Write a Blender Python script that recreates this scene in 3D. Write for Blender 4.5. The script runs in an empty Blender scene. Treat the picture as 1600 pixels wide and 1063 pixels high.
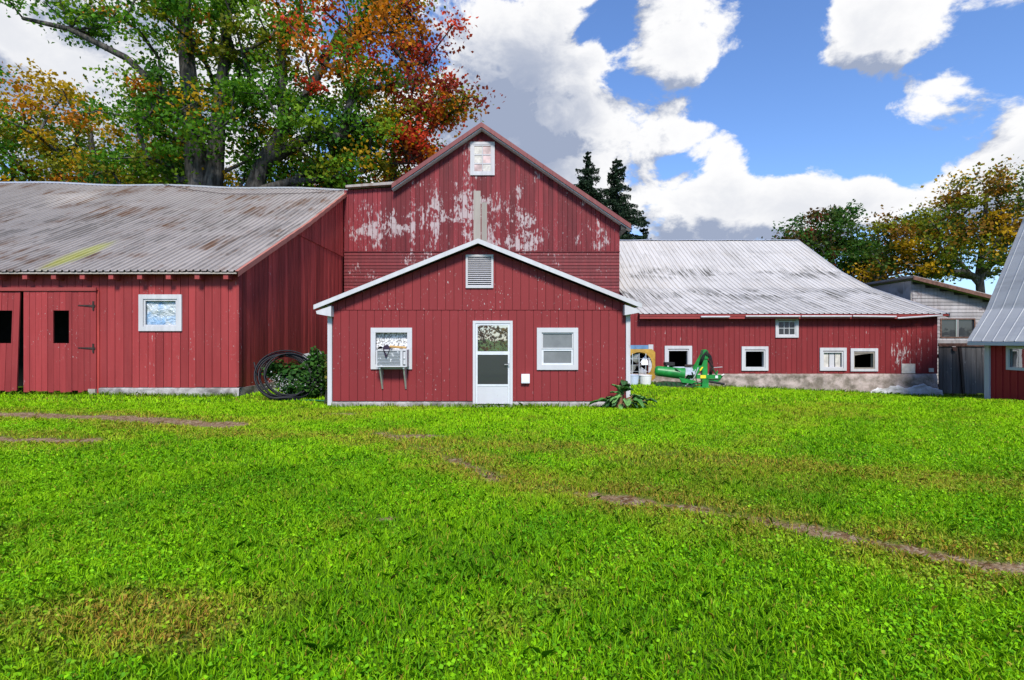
import bpy, bmesh, math, random
import numpy as np
from mathutils import Vector, Matrix, noise as mnoise

R = math.radians
sc = bpy.context.scene
COL = sc.collection
random.seed(7)
rng = np.random.default_rng(11)

# ---------------------------------------------------------------- camera
CAM_H, FPX = 1.58, 822.0
cam_d = bpy.data.cameras.new('camera')
cam = bpy.data.objects.new('camera', cam_d); COL.objects.link(cam)
cam.location = (0, 0, CAM_H)
cam.rotation_euler = (R(90), 0, 0)
cam_d.sensor_width = 36.0
cam_d.lens = 36.0 * FPX / 1600.0
cam_d.clip_start = 0.05
cam_d.clip_end = 4000
sc.camera = cam

# ---------------------------------------------------------------- sun, exposure
SUN_EL, SUN_AZ = 46.0, 173.0          # azimuth clockwise from +Y (view direction)
sun_d = bpy.data.lights.new('sun', 'SUN')
sun = bpy.data.objects.new('sun', sun_d); COL.objects.link(sun)
sun_d.energy = 3.3; sun_d.angle = R(12); sun_d.color = (1.0, 0.95, 0.87)
_d = Vector((math.sin(R(SUN_AZ))*math.cos(R(SUN_EL)), math.cos(R(SUN_AZ))*math.cos(R(SUN_EL)), math.sin(R(SUN_EL))))
sun.rotation_euler = _d.to_track_quat('Z', 'Y').to_euler()
sun.location = (-20, -30, 60)
sc.view_settings.view_transform = 'Standard'
sc.view_settings.look = 'None'
sc.view_settings.gamma = 1.0
sc.view_settings.exposure = 0.80
sc.render.engine = 'CYCLES'
sc.cycles.max_bounces = 6
sc.cycles.transparent_max_bounces = 8
sc.cycles.use_denoising = True

# ---------------------------------------------------------------- node helpers
class NT:
    def __init__(s, tree): s.t = tree; s.t.nodes.clear()
    def n(s, typ, ins=None, **props):
        nd = s.t.nodes.new(typ)
        for k, v in props.items(): setattr(nd, k, v)
        for k, v in (ins or {}).items(): s.put(nd.inputs[k], v)
        return nd
    def put(s, sock, v):
        if hasattr(v, 'is_output'): s.t.links.new(v, sock)
        elif hasattr(v, 'outputs'): s.t.links.new(v.outputs[0], sock)
        else: sock.default_value = v
    def math(s, op, a, b=0.0, c=None, clamp=False):
        nd = s.n('ShaderNodeMath', operation=op, use_clamp=clamp)
        s.put(nd.inputs[0], a); s.put(nd.inputs[1], b)
        if c is not None: s.put(nd.inputs[2], c)
        return nd.outputs[0]
    def vmath(s, op, a, b=None):
        nd = s.n('ShaderNodeVectorMath', operation=op)
        s.put(nd.inputs[0], a)
        if b is not None: s.put(nd.inputs[1], b)
        return nd.outputs['Value'] if op in ('LENGTH', 'DISTANCE', 'DOT_PRODUCT') else nd.outputs[0]
    def ramp(s, v, lo, hi, a=0.0, b=1.0, smooth=True):
        nd = s.n('ShaderNodeMapRange', interpolation_type='SMOOTHSTEP' if smooth else 'LINEAR')
        for k, x in zip(('Value', 'From Min', 'From Max', 'To Min', 'To Max'), (v, lo, hi, a, b)): s.put(nd.inputs[k], x)
        return nd.outputs[0]
    def mix(s, f, a, b, mode='MIX'):
        nd = s.n('ShaderNodeMix', data_type='RGBA', blend_type=mode)
        s.put(nd.inputs[0], f); s.put(nd.inputs[6], a); s.put(nd.inputs[7], b)
        return nd.outputs[2]
    def noise(s, vec, scale=1.0, detail=5.0, rough=0.55, dist=0.0):
        nd = s.n('ShaderNodeTexNoise')
        s.put(nd.inputs['Vector'], vec)
        for k, x in (('Scale', scale), ('Detail', detail), ('Roughness', rough), ('Distortion', dist)): s.put(nd.inputs[k], x)
        return nd.outputs['Fac']
    def scaled(s, vec, xyz): return s.vmath('MULTIPLY', vec, xyz)

def C(r, g, b): return (r, g, b, 1.0)

# ---------------------------------------------------------------- world: Nishita sky with cumulus
world = bpy.data.worlds.new('World'); sc.world = world; world.use_nodes = True
W = NT(world.node_tree)
sky = W.n('ShaderNodeTexSky', sky_type='NISHITA', sun_disc=False, sun_elevation=R(SUN_EL), sun_rotation=R(SUN_AZ),
          altitude=200, air_density=1.15, dust_density=0.4, ozone_density=1.8)
dirv = W.vmath('NORMALIZE', W.n('ShaderNodeTexCoord').outputs['Generated'])

def cloud_dir(x, y):
    v = Vector((x - 800, FPX, 533 - y)); v.normalize(); return tuple(v)
# cumulus banks: direction, angular half sizes (across, up), weight
BANKS = [(850, 190, .20, .26, .62), (700, 260, .25, .22, .55), (800, 60, .16, .10, .30), (1070, 20, .17, .15, .62), (1090, 120, .07, .09, .40),
         (1450, 20, .30, .09, .60), (1370, 70, .09, .10, .45), (1455, 165, .11, .055, .62),
         (1130, 300, .34, .11, .60), (1350, 320, .34, .10, .62), (1590, 230, .10, .13, .60), (1130, 215, .10, .05, .42), (1050, 200, .10, .06, .30),
         (120, 40, .38, .20, .45), (330, 120, .32, .25, .40), (80, 200, .3, .18, .35)]
GAPS = [(1250, 190, .24, .13, .42), (960, 70, .06, .13, .40), (1190, 80, .10, .20, .30), (1560, 130, .06, .03, .2), (1090, 165, .05, .04, .3), (1440, 250, .12, .05, .45)]
def cloud_field(vec):
    total = None
    for sgn, lst in ((1, BANKS), (-1, GAPS)):
        for (x, y, sx, sz, wt) in lst:
            d = W.vmath('SUBTRACT', vec, cloud_dir(x, y))
            ln = W.vmath('LENGTH', W.scaled(d, (1 / sx, 1 / sx, 1 / sz)))
            b = W.ramp(ln, 0.0, 1.25, wt * sgn, 0.0)
            total = b if total is None else W.math('ADD', total, b)
    big = W.noise(W.scaled(vec, (1, 1, 1.6)), 2.6, 2.0, .5)
    mid = W.noise(W.scaled(vec, (1, 1, 1.5)), 9.0, 9.0, .60, .25)
    f = W.math('ADD', W.math('MULTIPLY', W.math('SUBTRACT', big, .5), .7), W.math('MULTIPLY', W.math('SUBTRACT', mid, .5), 1.5))
    return W.math('ADD', W.math('ADD', f, .10), total)
f0 = cloud_field(dirv)
f1 = cloud_field(W.vmath('ADD', dirv, (0.022, 0.0, 0.05)))
mask = W.ramp(f0, .36, .52)
lit = W.ramp(W.math('SUBTRACT', f0, f1), -.26, .13)
gd_ = W.vmath('LENGTH', W.scaled(W.vmath('SUBTRACT', dirv, cloud_dir(800, 210)), (1/.24, 1/.24, 1/.30)))
heavy = W.ramp(gd_, .1, 1.05, .75, 0)      # the one heavy rain cloud behind the gable barn
thick = W.ramp(f0, .55, 1.15)
shade = W.math('ADD', W.math('MULTIPLY', W.math('SUBTRACT', 1.0, lit), 1.05), W.math('MULTIPLY', thick, .30))
shade = W.math('ADD', shade, W.math('MULTIPLY', heavy, W.ramp(f0, .42, 1.0)), clamp=True)
ccol = W.mix(shade, C(.575, .575, .58), C(.205, .24, .325))
skycol = W.mix(1.0, sky.outputs[0], C(.070, .088, .120), 'MULTIPLY')
col = W.mix(mask, skycol, ccol)
bg = W.n('ShaderNodeBackground', {'Color': col, 'Strength': 1.0})
# the sky texture enters at strength about 0.11 (the multiply above); the clouds are the sunlit cumulus themselves
W.n('ShaderNodeOutputWorld', {'Surface': bg})
world.cycles.sampling_method = 'MANUAL'
world.cycles.sample_map_resolution = 512

# ---------------------------------------------------------------- mesh helpers
class MB:
    def __init__(s): s.v = []; s.f = []
    def add(s, vs, fs):
        b = len(s.v); s.v += [tuple(p) for p in vs]; s.f += [tuple(i + b for i in f) for f in fs]; return s
    def box(s, x0, x1, y0, y1, z0, z1):
        return s.add([(x0,y0,z0),(x1,y0,z0),(x1,y1,z0),(x0,y1,z0),(x0,y0,z1),(x1,y0,z1),(x1,y1,z1),(x0,y1,z1)],
                     [(3,2,1,0),(4,5,6,7),(0,1,5,4),(1,2,6,5),(2,3,7,6),(3,0,4,7)])
    def prism(s, poly, axis, a, b):
        """poly of (u, w) extruded along axis from a to b. 'y': (x,z); 'x': (y,z); 'z': (x,y)"""
        P = {'y': lambda u, w, t: (u, t, w), 'x': lambda u, w, t: (t, u, w), 'z': lambda u, w, t: (u, w, t)}[axis]
        n = len(poly)
        return s.add([P(u, w, a) for u, w in poly] + [P(u, w, b) for u, w in poly],
                     [tuple(range(n)), tuple(range(2*n-1, n-1, -1))] + [(i, i+n, (i+1) % n + n, (i+1) % n) for i in range(n)])
    def tube(s, pts, rad, n=8, closed=False):
        pts = [Vector(p) for p in pts]; m = len(pts)
        rad = rad if hasattr(rad, '__len__') else [rad] * m
        vs = []; up = Vector((0.13, 0.21, 1)).normalized()
        for i, p in enumerate(pts):
            q = pts[(i+1) % m] if (closed or i < m-1) else p
            o = pts[i-1] if (closed or i > 0) else p
            t = (q - o).normalized()
            a = t.cross(up)
            if a.length < .05: a = t.cross(Vector((1, 0, 0)))
            a.normalize(); b = t.cross(a)
            vs += [p + (a*math.cos(2*math.pi*k/n) + b*math.sin(2*math.pi*k/n)) * rad[i] for k in range(n)]
        fs = []
        for i in range(m if closed else m-1):
            j = (i+1) % m
            fs += [(i*n+k, i*n+(k+1) % n, j*n+(k+1) % n, j*n+k) for k in range(n)]
        if not closed: fs += [tuple(range(n-1, -1, -1)), tuple((m-1)*n+k for k in range(n))]
        return s.add(vs, fs)
    def lathe(s, prof, origin, axis='x', n=20):
        o = Vector(origin); vs = []
        for (t, r) in prof:
            for k in range(n):
                c, d = r*math.cos(2*math.pi*k/n), r*math.sin(2*math.pi*k/n)
                vs.append(o + Vector({'x': (t, c, d), 'y': (c, t, d), 'z': (c, d, t)}[axis]))
        m = len(prof)
        fs = [(i*n+k, i*n+(k+1) % n, (i+1)*n+(k+1) % n, (i+1)*n+k) for i in range(m-1) for k in range(n)]
        fs += [tuple(range(n-1, -1, -1)), tuple((m-1)*n+k for k in range(n))]
        return s.add(vs, fs)
    def grid(s, fn, nu, nv):
        vs = [fn(i/nu, j/nv) for j in range(nv+1) for i in range(nu+1)]
        w = nu+1
        return s.add(vs, [(j*w+i, j*w+i+1, (j+1)*w+i+1, (j+1)*w+i) for j in range(nv) for i in range(nu)])

ROOTS = {}
def thing(name, label, cat, loc, group=None):
    o = bpy.data.objects.new(name, None); COL.objects.link(o)
    o.empty_display_size = .3; o.location = loc
    o['label'] = label; o['category'] = cat
    if group: o['group'] = group
    ROOTS[o.name] = Vector(loc); return o
def obj(name, mb, mat, parent=None, smooth=False, label=None, kind=None, fix=True):
    off = Vector((0, 0, 0)); p = parent
    while p is not None:
        if p.name in ROOTS: off = ROOTS[p.name]
        p = p.parent
    me = bpy.data.meshes.new(name)
    me.from_pydata([(x-off[0], y-off[1], z-off[2]) for x, y, z in mb.v], [], mb.f)
    if fix:
        bm = bmesh.new(); bm.from_mesh(me); bmesh.ops.recalc_face_normals(bm, faces=bm.faces[:]); bm.to_mesh(me); bm.free()
    if smooth: me.polygons.foreach_set('use_smooth', [True]*len(me.polygons))
    me.materials.append(mat)
    o = bpy.data.objects.new(name, me); COL.objects.link(o)
    if parent: o.parent = parent
    if label: o['label'] = label
    if kind: o['kind'] = kind
    return o
def solo(name, mb, mat, label, cat, group=None, smooth=False):
    o = obj(name, mb, mat, smooth=smooth); o['label'] = label; o['category'] = cat
    if group: o['group'] = group
    return o
def structure(name, mb, mat, smooth=False):
    return obj(name, mb, mat, kind='structure', smooth=smooth)
def PX(x, d): return (x - 800) * d / FPX          # metres across at distance d
def PZ(y, d): return (533 - y) * d / FPX + CAM_H  # metres up at distance d

# ---------------------------------------------------------------- materials
MAT = {}
def material(name):
    m = bpy.data.materials.new(name); m.use_nodes = True; MAT[name] = m
    return m, NT(m.node_tree)
def finish(t, color, rough=.7, bump=None, bstr=.3, bdist=.01, metal=0.0, spec=.3, extra=None):
    ins = {'Base Color': color, 'Roughness': rough, 'Metallic': metal, 'Specular IOR Level': spec}
    if bump is not None:
        ins['Normal'] = t.n('ShaderNodeBump', {'Height': bump, 'Strength': bstr, 'Distance': bdist})
    ins.update(extra or {})
    b = t.n('ShaderNodeBsdfPrincipled', ins)
    t.n('ShaderNodeOutputMaterial', {'Surface': b}); return b
def plain(name, rgb, rough=.6, var=.15, scale=6.0, metal=0.0, spec=.3, bstr=.15):
    m, t = material(name)
    pos = t.n('ShaderNodeNewGeometry').outputs['Position']
    nz = t.noise(pos, scale, 6, .6)
    c = t.mix(t.ramp(nz, .3, .7), C(*[x*(1-var) for x in rgb]), C(*[min(1, x*(1+var)) for x in rgb]))
    finish(t, c, rough, t.noise(pos, scale*5, 4), bstr, .01, metal, spec); return m

def siding(name, base, worn, chip=(.62,.58,.56), chips=.0, peel=0.0, areas=(), streak=.35, board_var=.18, bleach=0.0):
    """painted boards: colour drifts from board to board, weather streaks run down, paint flakes off in places"""
    m, t = material(name)
    pos = t.n('ShaderNodeNewGeometry').outputs['Position']
    rnd = t.n('ShaderNodeObjectInfo').outputs['Random']
    st = t.noise(t.scaled(pos, (7, 7, .55)), 1.0, 6, .6)
    c = t.mix(t.ramp(st, .35, .75, 0, streak), C(*base), C(*worn))
    blot = t.noise(pos, .55, 4, .6)
    c = t.mix(t.ramp(blot, .4, .75, 0, .35), c, C(base[0]*.72, base[1]*.6, base[2]*.6))
    k = t.ramp(rnd, 0, 1, 1-board_var, 1+board_var, False)
    c = t.mix(1.0, c, t.n('ShaderNodeCombineColor', {0: k, 1: k, 2: k}).outputs[0], 'MULTIPLY')
    if bleach:
        c = t.mix(t.ramp(t.noise(t.scaled(pos, (1.2, 1.2, .8)), 1, 5, .6), .42, .72, 0, bleach), c, C(base[0]*1.25, base[1]*2.1, base[2]*2.0))
    # flaked paint
    fl = t.math('ADD', t.noise(t.scaled(pos, (13, 13, 4.0)), 1.0, 9, .70), t.math('MULTIPLY', t.math('SUBTRACT', rnd, .5), .10))
    a = t.math('MULTIPLY', t.ramp(t.noise(pos, .8, 3, .5), .42, .7), peel)
    for (x, z, rx, rz, wt) in areas:
        d = t.vmath('SUBTRACT', pos, (x, 0, z))
        ln = t.vmath('LENGTH', t.scaled(d, (1/rx, 0, 1/rz)))
        a = t.math('ADD', a, t.ramp(ln, .15, 1.15, wt, 0))
    a = t.math('MULTIPLY', a, t.ramp(t.noise(pos, 1.7, 4, .6), .34, .62, .25, 1.15))
    pm = t.ramp(t.math('ADD', fl, t.math('MULTIPLY', a, .22)), .66, .76)
    tiny = t.ramp(t.noise(t.scaled(pos, (30, 30, 14)), 1.0, 3, .5), .665, .70, 0, 1)
    patchy = t.ramp(t.noise(pos, 1.4, 3, .5), .45, .62)
    pm = t.math('MAXIMUM', pm, t.math('MULTIPLY', t.math('MULTIPLY', tiny, patchy), chips), clamp=True)
    gr = t.noise(t.scaled(pos, (60, 60, 2.5)), 1.0, 4, .6)
    wood = t.mix(gr, C(chip[0]*.55, chip[1]*.55, chip[2]*.55), C(*chip))
    c = t.mix(t.math('MULTIPLY', pm, .85), c, wood)
    h = t.math('SUBTRACT', t.math('MULTIPLY', gr, .35), t.math('MULTIPLY', pm, .5))
    finish(t, c, .62, h, .35, .006, spec=.25); return m

RED = (.255, .036, .042)
siding('shed_red', (.275, .034, .035), (.16, .018, .019), chips=.9, peel=.12, streak=.5, bleach=.12)
siding('shed_side_red', (.40, .055, .046), (.15, .020, .018), chips=.25, streak=.8, board_var=.28)  # base lifted to stand in for light the end wall lacks
siding('milk_red', (.205, .023, .026), (.165, .017, .020), chips=.9, peel=.0, streak=.25, board_var=.05)
siding('barn_red', (.175, .019, .024), (.085, .010, .013), chip=(.50,.42,.42), chips=.8, peel=.75, board_var=.28, streak=.75,
       areas=[(-.6, 6.6, 2.2, 2.0, .8), (-4.3, 6.9, 3.2, 1.3, .75), (.9, 6.2, 1.1, 1.6, .7), (-2.6, 8.0, 2.4, 1.2, .6), (4.0, 6.0, .7, .8, .7), (-6.2, 6.5, 1.5, 1.2, .7), (2.6, 6.6, 1.2, 1.2, .4)])
siding('clap_red', (.155, .017, .021), (.075, .009, .012), chip=(.48,.38,.38), chips=.7, peel=.9, board_var=.25, streak=.6)
siding('wing_red', (.20, .022, .025), (.14, .014, .017), chips=.9, peel=.12, board_var=.1,
       areas=[(15.2, 1.0, 1.5, .9, .55), (15.8, 1.6, .9, .6, .4), (7.6, 1.0, .7, .8, .35)])
siding('trim_red', (.27, .045, .042), (.17, .03, .03), chip=(.6,.42,.4), chips=.6, peel=.2)
siding('white_paint', (.50, .50, .52), (.34, .34, .355), chip=(.30,.28,.27), chips=.35, peel=.15, board_var=.04, streak=.5)
siding('clean_white', (.49, .495, .515), (.39, .40, .42), chip=(.4,.38,.36), chips=.1, peel=.0, board_var=.03, streak=.3)
siding('grey_boards', (.13, .122, .118), (.05, .047, .046), chip=(.42,.40,.39), chips=.2, peel=.5, board_var=.3, streak=.9)
siding('white_clapboard', (.34, .32, .32), (.15, .13, .125), chip=(.20,.15,.15), chips=.5, peel=.9, board_var=.2, streak=.7)
siding('coop_red', (.30, .022, .022), (.23, .018, .02), chips=.2, board_var=.05)
siding('old_wood', (.30, .27, .235), (.17, .15, .13), chip=(.45,.43,.4), chips=.3, peel=.4, board_var=.2)

def metal_roof(name, base, dark, rust, rustf, dirt_bands=(), stain=None):
    m, t = material(name)
    pos = t.n('ShaderNodeNewGeometry').outputs['Position']
    rnd = t.n('ShaderNodeObjectInfo').outputs['Random']
    st = t.noise(t.scaled(pos, (9, .55, .55)), 1.0, 7, .62)
    c = t.mix(t.ramp(st, .42, .75), C(*base), C(*[x*.78 for x in base]))
    k = t.ramp(rnd, 0, 1, .93, 1.06, False)
    c = t.mix(1.0, c, t.n('ShaderNodeCombineColor', {0: k, 1: k, 2: k}).outputs[0], 'MULTIPLY')
    big = t.noise(t.scaled(pos, (.35, .5, .5)), 1.0, 4, .6)
    rm = t.math('MULTIPLY', t.ramp(big, .47, .62), t.ramp(t.noise(t.scaled(pos, (5, .5, .5)), 1.0, 6, .6), .42, .62))
    c = t.mix(t.math('MULTIPLY', rm, rustf), c, C(*rust))
    for (z, hw, wt) in dirt_bands:
        zc = t.n('ShaderNodeSeparateXYZ', {0: pos}).outputs[2]
        band = t.ramp(t.math('ABSOLUTE', t.math('SUBTRACT', zc, z)), 0, hw, 1, 0)
        sm = t.math('MULTIPLY', t.ramp(t.noise(t.scaled(pos, (15, .40, .40)), 1.0, 4, .65), .475, .545), t.ramp(t.noise(t.scaled(pos, (.8, .9, .9)), 1, 3), .43, .55))
        c = t.mix(t.math('MULTIPLY', t.math('MULTIPLY', sm, band), wt), c, C(*dark))
    if stain:
        x, y, rx, ry, rgb = stain
        d = t.vmath('SUBTRACT', pos, (x, y, 0))
        q = t.math('ADD', t.vmath('LENGTH', t.scaled(d, (1/rx, 1/ry, 0))), t.math('MULTIPLY', st, .5))
        c = t.mix(t.ramp(q, .7, 1.25, .6, 0), c, C(*rgb))
    finish(t, c, t.ramp(st, .3, .7, .42, .6), t.noise(pos, 25, 4), .12, .01, 0.08, .4); return m
metal_roof('roof_galv', (.31, .275, .25), (.07, .06, .05), (.15, .085, .05), 1.0, [(5.5, 3.5, .55)], (-12.9, 15.7, .42, 1.6, (.36, .37, .05)))
metal_roof('roof_white', (.50, .472, .44), (.13, .12, .10), (.42, .37, .31), .35, [(5.0, .8, 1.0), (3.6, .75, 1.0), (6.3, 1.0, .35), (2.9, .5, .5)])
metal_roof('roof_coop', (.52, .51, .50), (.3, .3, .3), (.40, .40, .42), .5)
metal_roof('roof_red', (.16, .035, .035), (.05, .02, .02), (.22, .08, .06), .5)
metal_roof('rust_edge', (.42, .16, .12), (.2, .06, .04), (.30, .09, .06), .9)

def concrete(name, a, b, scale=3.0, bstr=.7):
    m, t = material(name)
    pos = t.n('ShaderNodeNewGeometry').outputs['Position']
    n1 = t.noise(pos, scale, 8, .65); n2 = t.noise(pos, scale*7, 5, .6)
    c = t.mix(t.ramp(n1, .35, .65), C(*a), C(*b))
    c = t.mix(t.ramp(n2, .55, .75, 0, .5), c, C(a[0]*.5, a[1]*.5, a[2]*.45))
    finish(t, c, .9, t.math('ADD', n1, t.math('MULTIPLY', n2, .4)), bstr, .03, spec=.15); return m
concrete('foundation_grey', (.15, .135, .125), (.36, .34, .33))
concrete('foundation_stone', (.15, .125, .10), (.40, .33, .30), 2.2, 1.0)
concrete('parging_white', (.36, .35, .34), (.56, .56, .56), 2.6, .8)
concrete('block_grey', (.22, .22, .22), (.32, .32, .31))
plain('interior_shade', (.010, .009, .009), .95, .3)  # near-black colour standing in for unlit space behind openings
plain('backing_red', (.10, .014, .016), .8, .2)
plain('backing_grey', (.05, .048, .045), .8, .2)
plain('iron', (.05, .035, .03), .6, .3, 20, .4)
plain('rusty_rail', (.14, .07, .05), .7, .4, 8, .2)
plain('aluminium', (.62, .63, .66), .42, .06, 9, .2, .5)
plain('zinc', (.55, .56, .58), .4, .12, 12, .6)
plain('black_pipe', (.008, .008, .011), .5, .3, 10, 0, .25, .05)
plain('green_paint', (.012, .20, .035), .38, .25, 5, 0, .5, .05)
plain('dark_green_steel', (.012, .06, .018), .6, .4, 6)
plain('yellow_decal', (.75, .60, .03), .5, .05)
plain('yellow_paint', (.36, .21, .03), .55, .25, 5)
plain('blue_sheet', (.10, .19, .32), .5, .25, 4)
plain('tarp_grey', (.33, .37, .42), .55, .15, 5)
plain('rubber', (.018, .018, .02), .7, .2)
plain('bucket_white', (.66, .66, .66), .5, .06, 4)
plain('bucket_blue', (.45, .52, .66), .5, .06, 4)
plain('cloth_dark', (.022, .014, .028), .95, .4, 12)
plain('raw_wood', (.42, .25, .09), .7, .2, 9)
plain('board_pale', (.50, .47, .43), .8, .2, 5)
plain('screen_grey', (.16, .165, .17), .28, .12, 3, 0, .6, .03)
plain('meter_white', (.66, .67, .70), .5, .04)
plain('curtain', (.48, .36, .35), .9, .3, 3)
plain('red_hose_mark', (.5, .05, .04), .6, .1)

def glass(name, tint, refl):
    m, t = material(name)
    pos = t.n('ShaderNodeNewGeometry').outputs['Position']
    d = t.n('ShaderNodeBsdfPrincipled', {'Base Color': C(*tint), 'Roughness': .5})
    bmp = t.n('ShaderNodeBump', {'Height': t.noise(pos, 1.6, 2), 'Strength': .06, 'Distance': .02})
    g = t.n('ShaderNodeBsdfGlossy', {'Color': C(.95, .95, .95), 'Roughness': .015, 'Normal': bmp})
    mx = t.n('ShaderNodeMixShader', {0: refl, 1: d, 2: g})
    t.n('ShaderNodeOutputMaterial', {'Surface': mx}); return m
glass('door_glass', (.02, .022, .025), .55)
glass('dark_glass', (.018, .018, .02), .06)
glass('window_glass', (.035, .045, .055), .35)
m, t = material('sky_tinted_plastic')
pos = t.n('ShaderNodeNewGeometry').outputs['Position']
q = t.noise(pos, 2.2, 3, .5, 1.2)
finish(t, t.mix(t.ramp(q, .4, .65), C(.20, .33, .50), C(.46, .50, .52)), .3, t.noise(pos, 5, 3, .5, 2.0), .9, .08, spec=.6)  # blue is the pane's sky reflection, painted into the plastic colour
m, t = material('flaked_panel')
pos = t.n('ShaderNodeNewGeometry').outputs['Position']
q = t.noise(pos, 26, 7, .7)
finish(t, t.mix(t.ramp(q, .45, .53), C(.22, .21, .20), C(.72, .72, .73)), .8, q, .5, .01)
m, t = material('flaked_case')
pos = t.n('ShaderNodeNewGeometry').outputs['Position']
q = t.noise(pos, 14, 6, .7)
finish(t, t.mix(t.ramp(q, .58, .63), C(.16, .17, .18), C(.66, .66, .67)), .55, q, .3, .01)
m, t = material('bark')
pos = t.n('ShaderNodeNewGeometry').outputs['Position']
q = t.noise(t.scaled(pos, (6, 6, 1.2)), 1, 8, .65)
finish(t, t.mix(t.ramp(q, .35, .7), C(.018, .016, .014), C(.11, .10, .09)), .9, q, 1.0, .06)
def leafy(name, trans=.35, gain=1.0, rough=.55):
    m, t = material(name)
    a = t.n('ShaderNodeAttribute', attribute_name='Col').outputs['Color']
    b = t.n('ShaderNodeBsdfPrincipled', {'Base Color': a, 'Roughness': rough, 'Specular IOR Level': .12})
    tr = t.n('ShaderNodeBsdfTranslucent', {'Color': t.mix(1.0, a, C(1.15, 1.15, .7), 'MULTIPLY')})
    mx = t.n('ShaderNodeMixShader', {0: trans, 1: b, 2: tr})
    t.n('ShaderNodeOutputMaterial', {'Surface': mx}); return m
leafy('leaf', .45); leafy('grass_blade', .3); leafy('needle', .1)

# ================================================================ ground
def sstep(x, a, b):
    t = np.clip((np.asarray(x, float) - a) / (b - a), 0, 1); return t*t*(3-2*t)
def wob(x, y, s, k):
    return (np.sin(x*s + k) * np.cos(y*s*1.13 + 2.1*k) + .5*np.sin(x*s*2.3 - y*s*1.7 + k*3.3) + .3*np.sin(x*s*4.1 + y*s*3.7 + k)) / 1.8
def poly_dist(x, y, pts):
    best = np.full(np.shape(x), 1e9)
    for (ax, ay), (bx, by) in zip(pts[:-1], pts[1:]):
        dx, dy = bx-ax, by-ay
        t = np.clip(((x-ax)*dx + (y-ay)*dy) / (dx*dx+dy*dy), 0, 1)
        best = np.minimum(best, np.hypot(x-ax-t*dx, y-ay-t*dy))
    return best
RUT = [(-2.2, 8.9), (-.9, 7.2), (-.14, 5.9), (.96, 5.3), (1.81, 4.85), (2.6, 4.32), (3.15, 3.85), (3.6, 3.62), (6, 2.6)]
RUT2 = [(-8, 10.0), (-3.6, 8.6), (0, 7.9), (1.6, 7.3), (3.0, 6.7), (4.6, 6.0), (7, 5.2)]
GRAVEL = [(-16, 12.0), (-11, 11.2), (-8.4, 10.75), (-6.6, 10.2), (-5.2, 9.8)]
GRAVEL2 = [(-12, 8.9), (-8.2, 8.45), (-6.6, 8.2)]
def wear_at(x, y):
    n = wob(x, y, 2.7, 1.0)*.10 + wob(x, y, 8.0, 2.0)*.08
    f = lambda pts, w: 1 - sstep(poly_dist(x, y, pts) + n, w*.25, w)
    along = .62 + .5*wob(x, y, .9, 4.0)
    w = f(RUT, .21) * np.clip(np.where(x > .8, along+.28, along-.05) + .25*wob(x, y, 2.3, 6.0), 0, .95)
    w = np.maximum(w, f(GRAVEL, .52)); w = np.maximum(w, f(GRAVEL2, .32)*.9)
    for cx, cy, rx, ry in ((-3.75, 11.3, .55, .25), (-1.45, 8.7, .75, .22), (-1.15, 4.62, .22, .12), (-.45, 11.6, .3, .15)):
        w = np.maximum(w, .8*(1 - sstep(np.hypot((x-cx)/rx, (y-cy)/ry) + n*2, .4, 1.1)))
    return np.clip(w, 0, 1)
def dry_at(x, y):
    n = wob(x, y, 1.9, 5.0)*.3 + wob(x, y, 6.0, 3.0)*.25
    d = (1 - sstep(poly_dist(x, y, RUT) + n, .1, .8))*.7
    d = np.maximum(d, (1 - sstep(poly_dist(x, y, RUT2) + n, .05, .75))*.6)
    d = np.maximum(d, (1 - sstep(poly_dist(x, y, GRAVEL) + n, .2, 1.1))*.65)
    d = np.maximum(d, (1 - sstep(poly_dist(x, y, GRAVEL2) + n, .2, 1.0))*.6)
    d = np.maximum(d, .75*(1 - sstep(np.hypot((x+2.15)/1.0, (y-3.0)/.45) + n, .3, 1.1)))
    d = np.maximum(d, .42*sstep(wob(x, y, .55, 7.0) + n, .1, .8)); d = np.maximum(d, .35*sstep(wob(x, y, 2.2, 4.0) + n*.6, .45, .9))
    return np.clip(d, 0, 1)
def gh(x, y):
    x = np.asarray(x, float); y = np.asarray(y, float)
    h = -.045*np.clip(x-3, 0, 15)*sstep(y, 12, 20)
    near = 1 - sstep(np.hypot(x, y-10), 25, 60)
    h = h + near*(.018*wob(x, y, .8, 1.5) + .008*wob(x, y, 2.9, .4)) - .035*wear_at(x, y)*near
    h = h - .055*np.exp(-((y-12.6)/.7)**2)*(np.abs(x+.8) < 4.2)
    return h + .06*sstep(-x, 9, 14)*sstep(y, 9, 14)
def ghs(x, y): return float(gh(np.array([x]), np.array([y]))[0])

fx = np.arange(-19, 21.01, .16); fy = np.arange(1.0, 26.01, .16)
gx = np.concatenate([[-1500, -600, -250, -120, -60, -35, -25], fx, [25, 35, 60, 120, 250, 600, 1500]])
gy = np.concatenate([[-1500, -600, -250, -100, -45, -20, -8, -3], fy, [29, 34, 45, 70, 120, 300, 800, 2500]])
GX, GY = np.meshgrid(gx, gy); GZ = gh(GX, GY)
nx, ny = len(gx), len(gy)
me = bpy.data.meshes.new('ground')
idx = np.arange(nx*ny).reshape(ny, nx)
faces = np.stack([idx[:-1, :-1], idx[:-1, 1:], idx[1:, 1:], idx[1:, :-1]], -1).reshape(-1, 4)
def np_mesh(me, verts, faces):
    k = faces.shape[1]
    me.vertices.add(len(verts)); me.vertices.foreach_set('co', np.ascontiguousarray(verts, np.float32).ravel())
    me.loops.add(faces.size); me.loops.foreach_set('vertex_index', np.ascontiguousarray(faces, np.int32).ravel())
    me.polygons.add(len(faces)); me.polygons.foreach_set('loop_start', np.arange(0, faces.size, k, dtype=np.int32))
    me.update(calc_edges=True)
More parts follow.
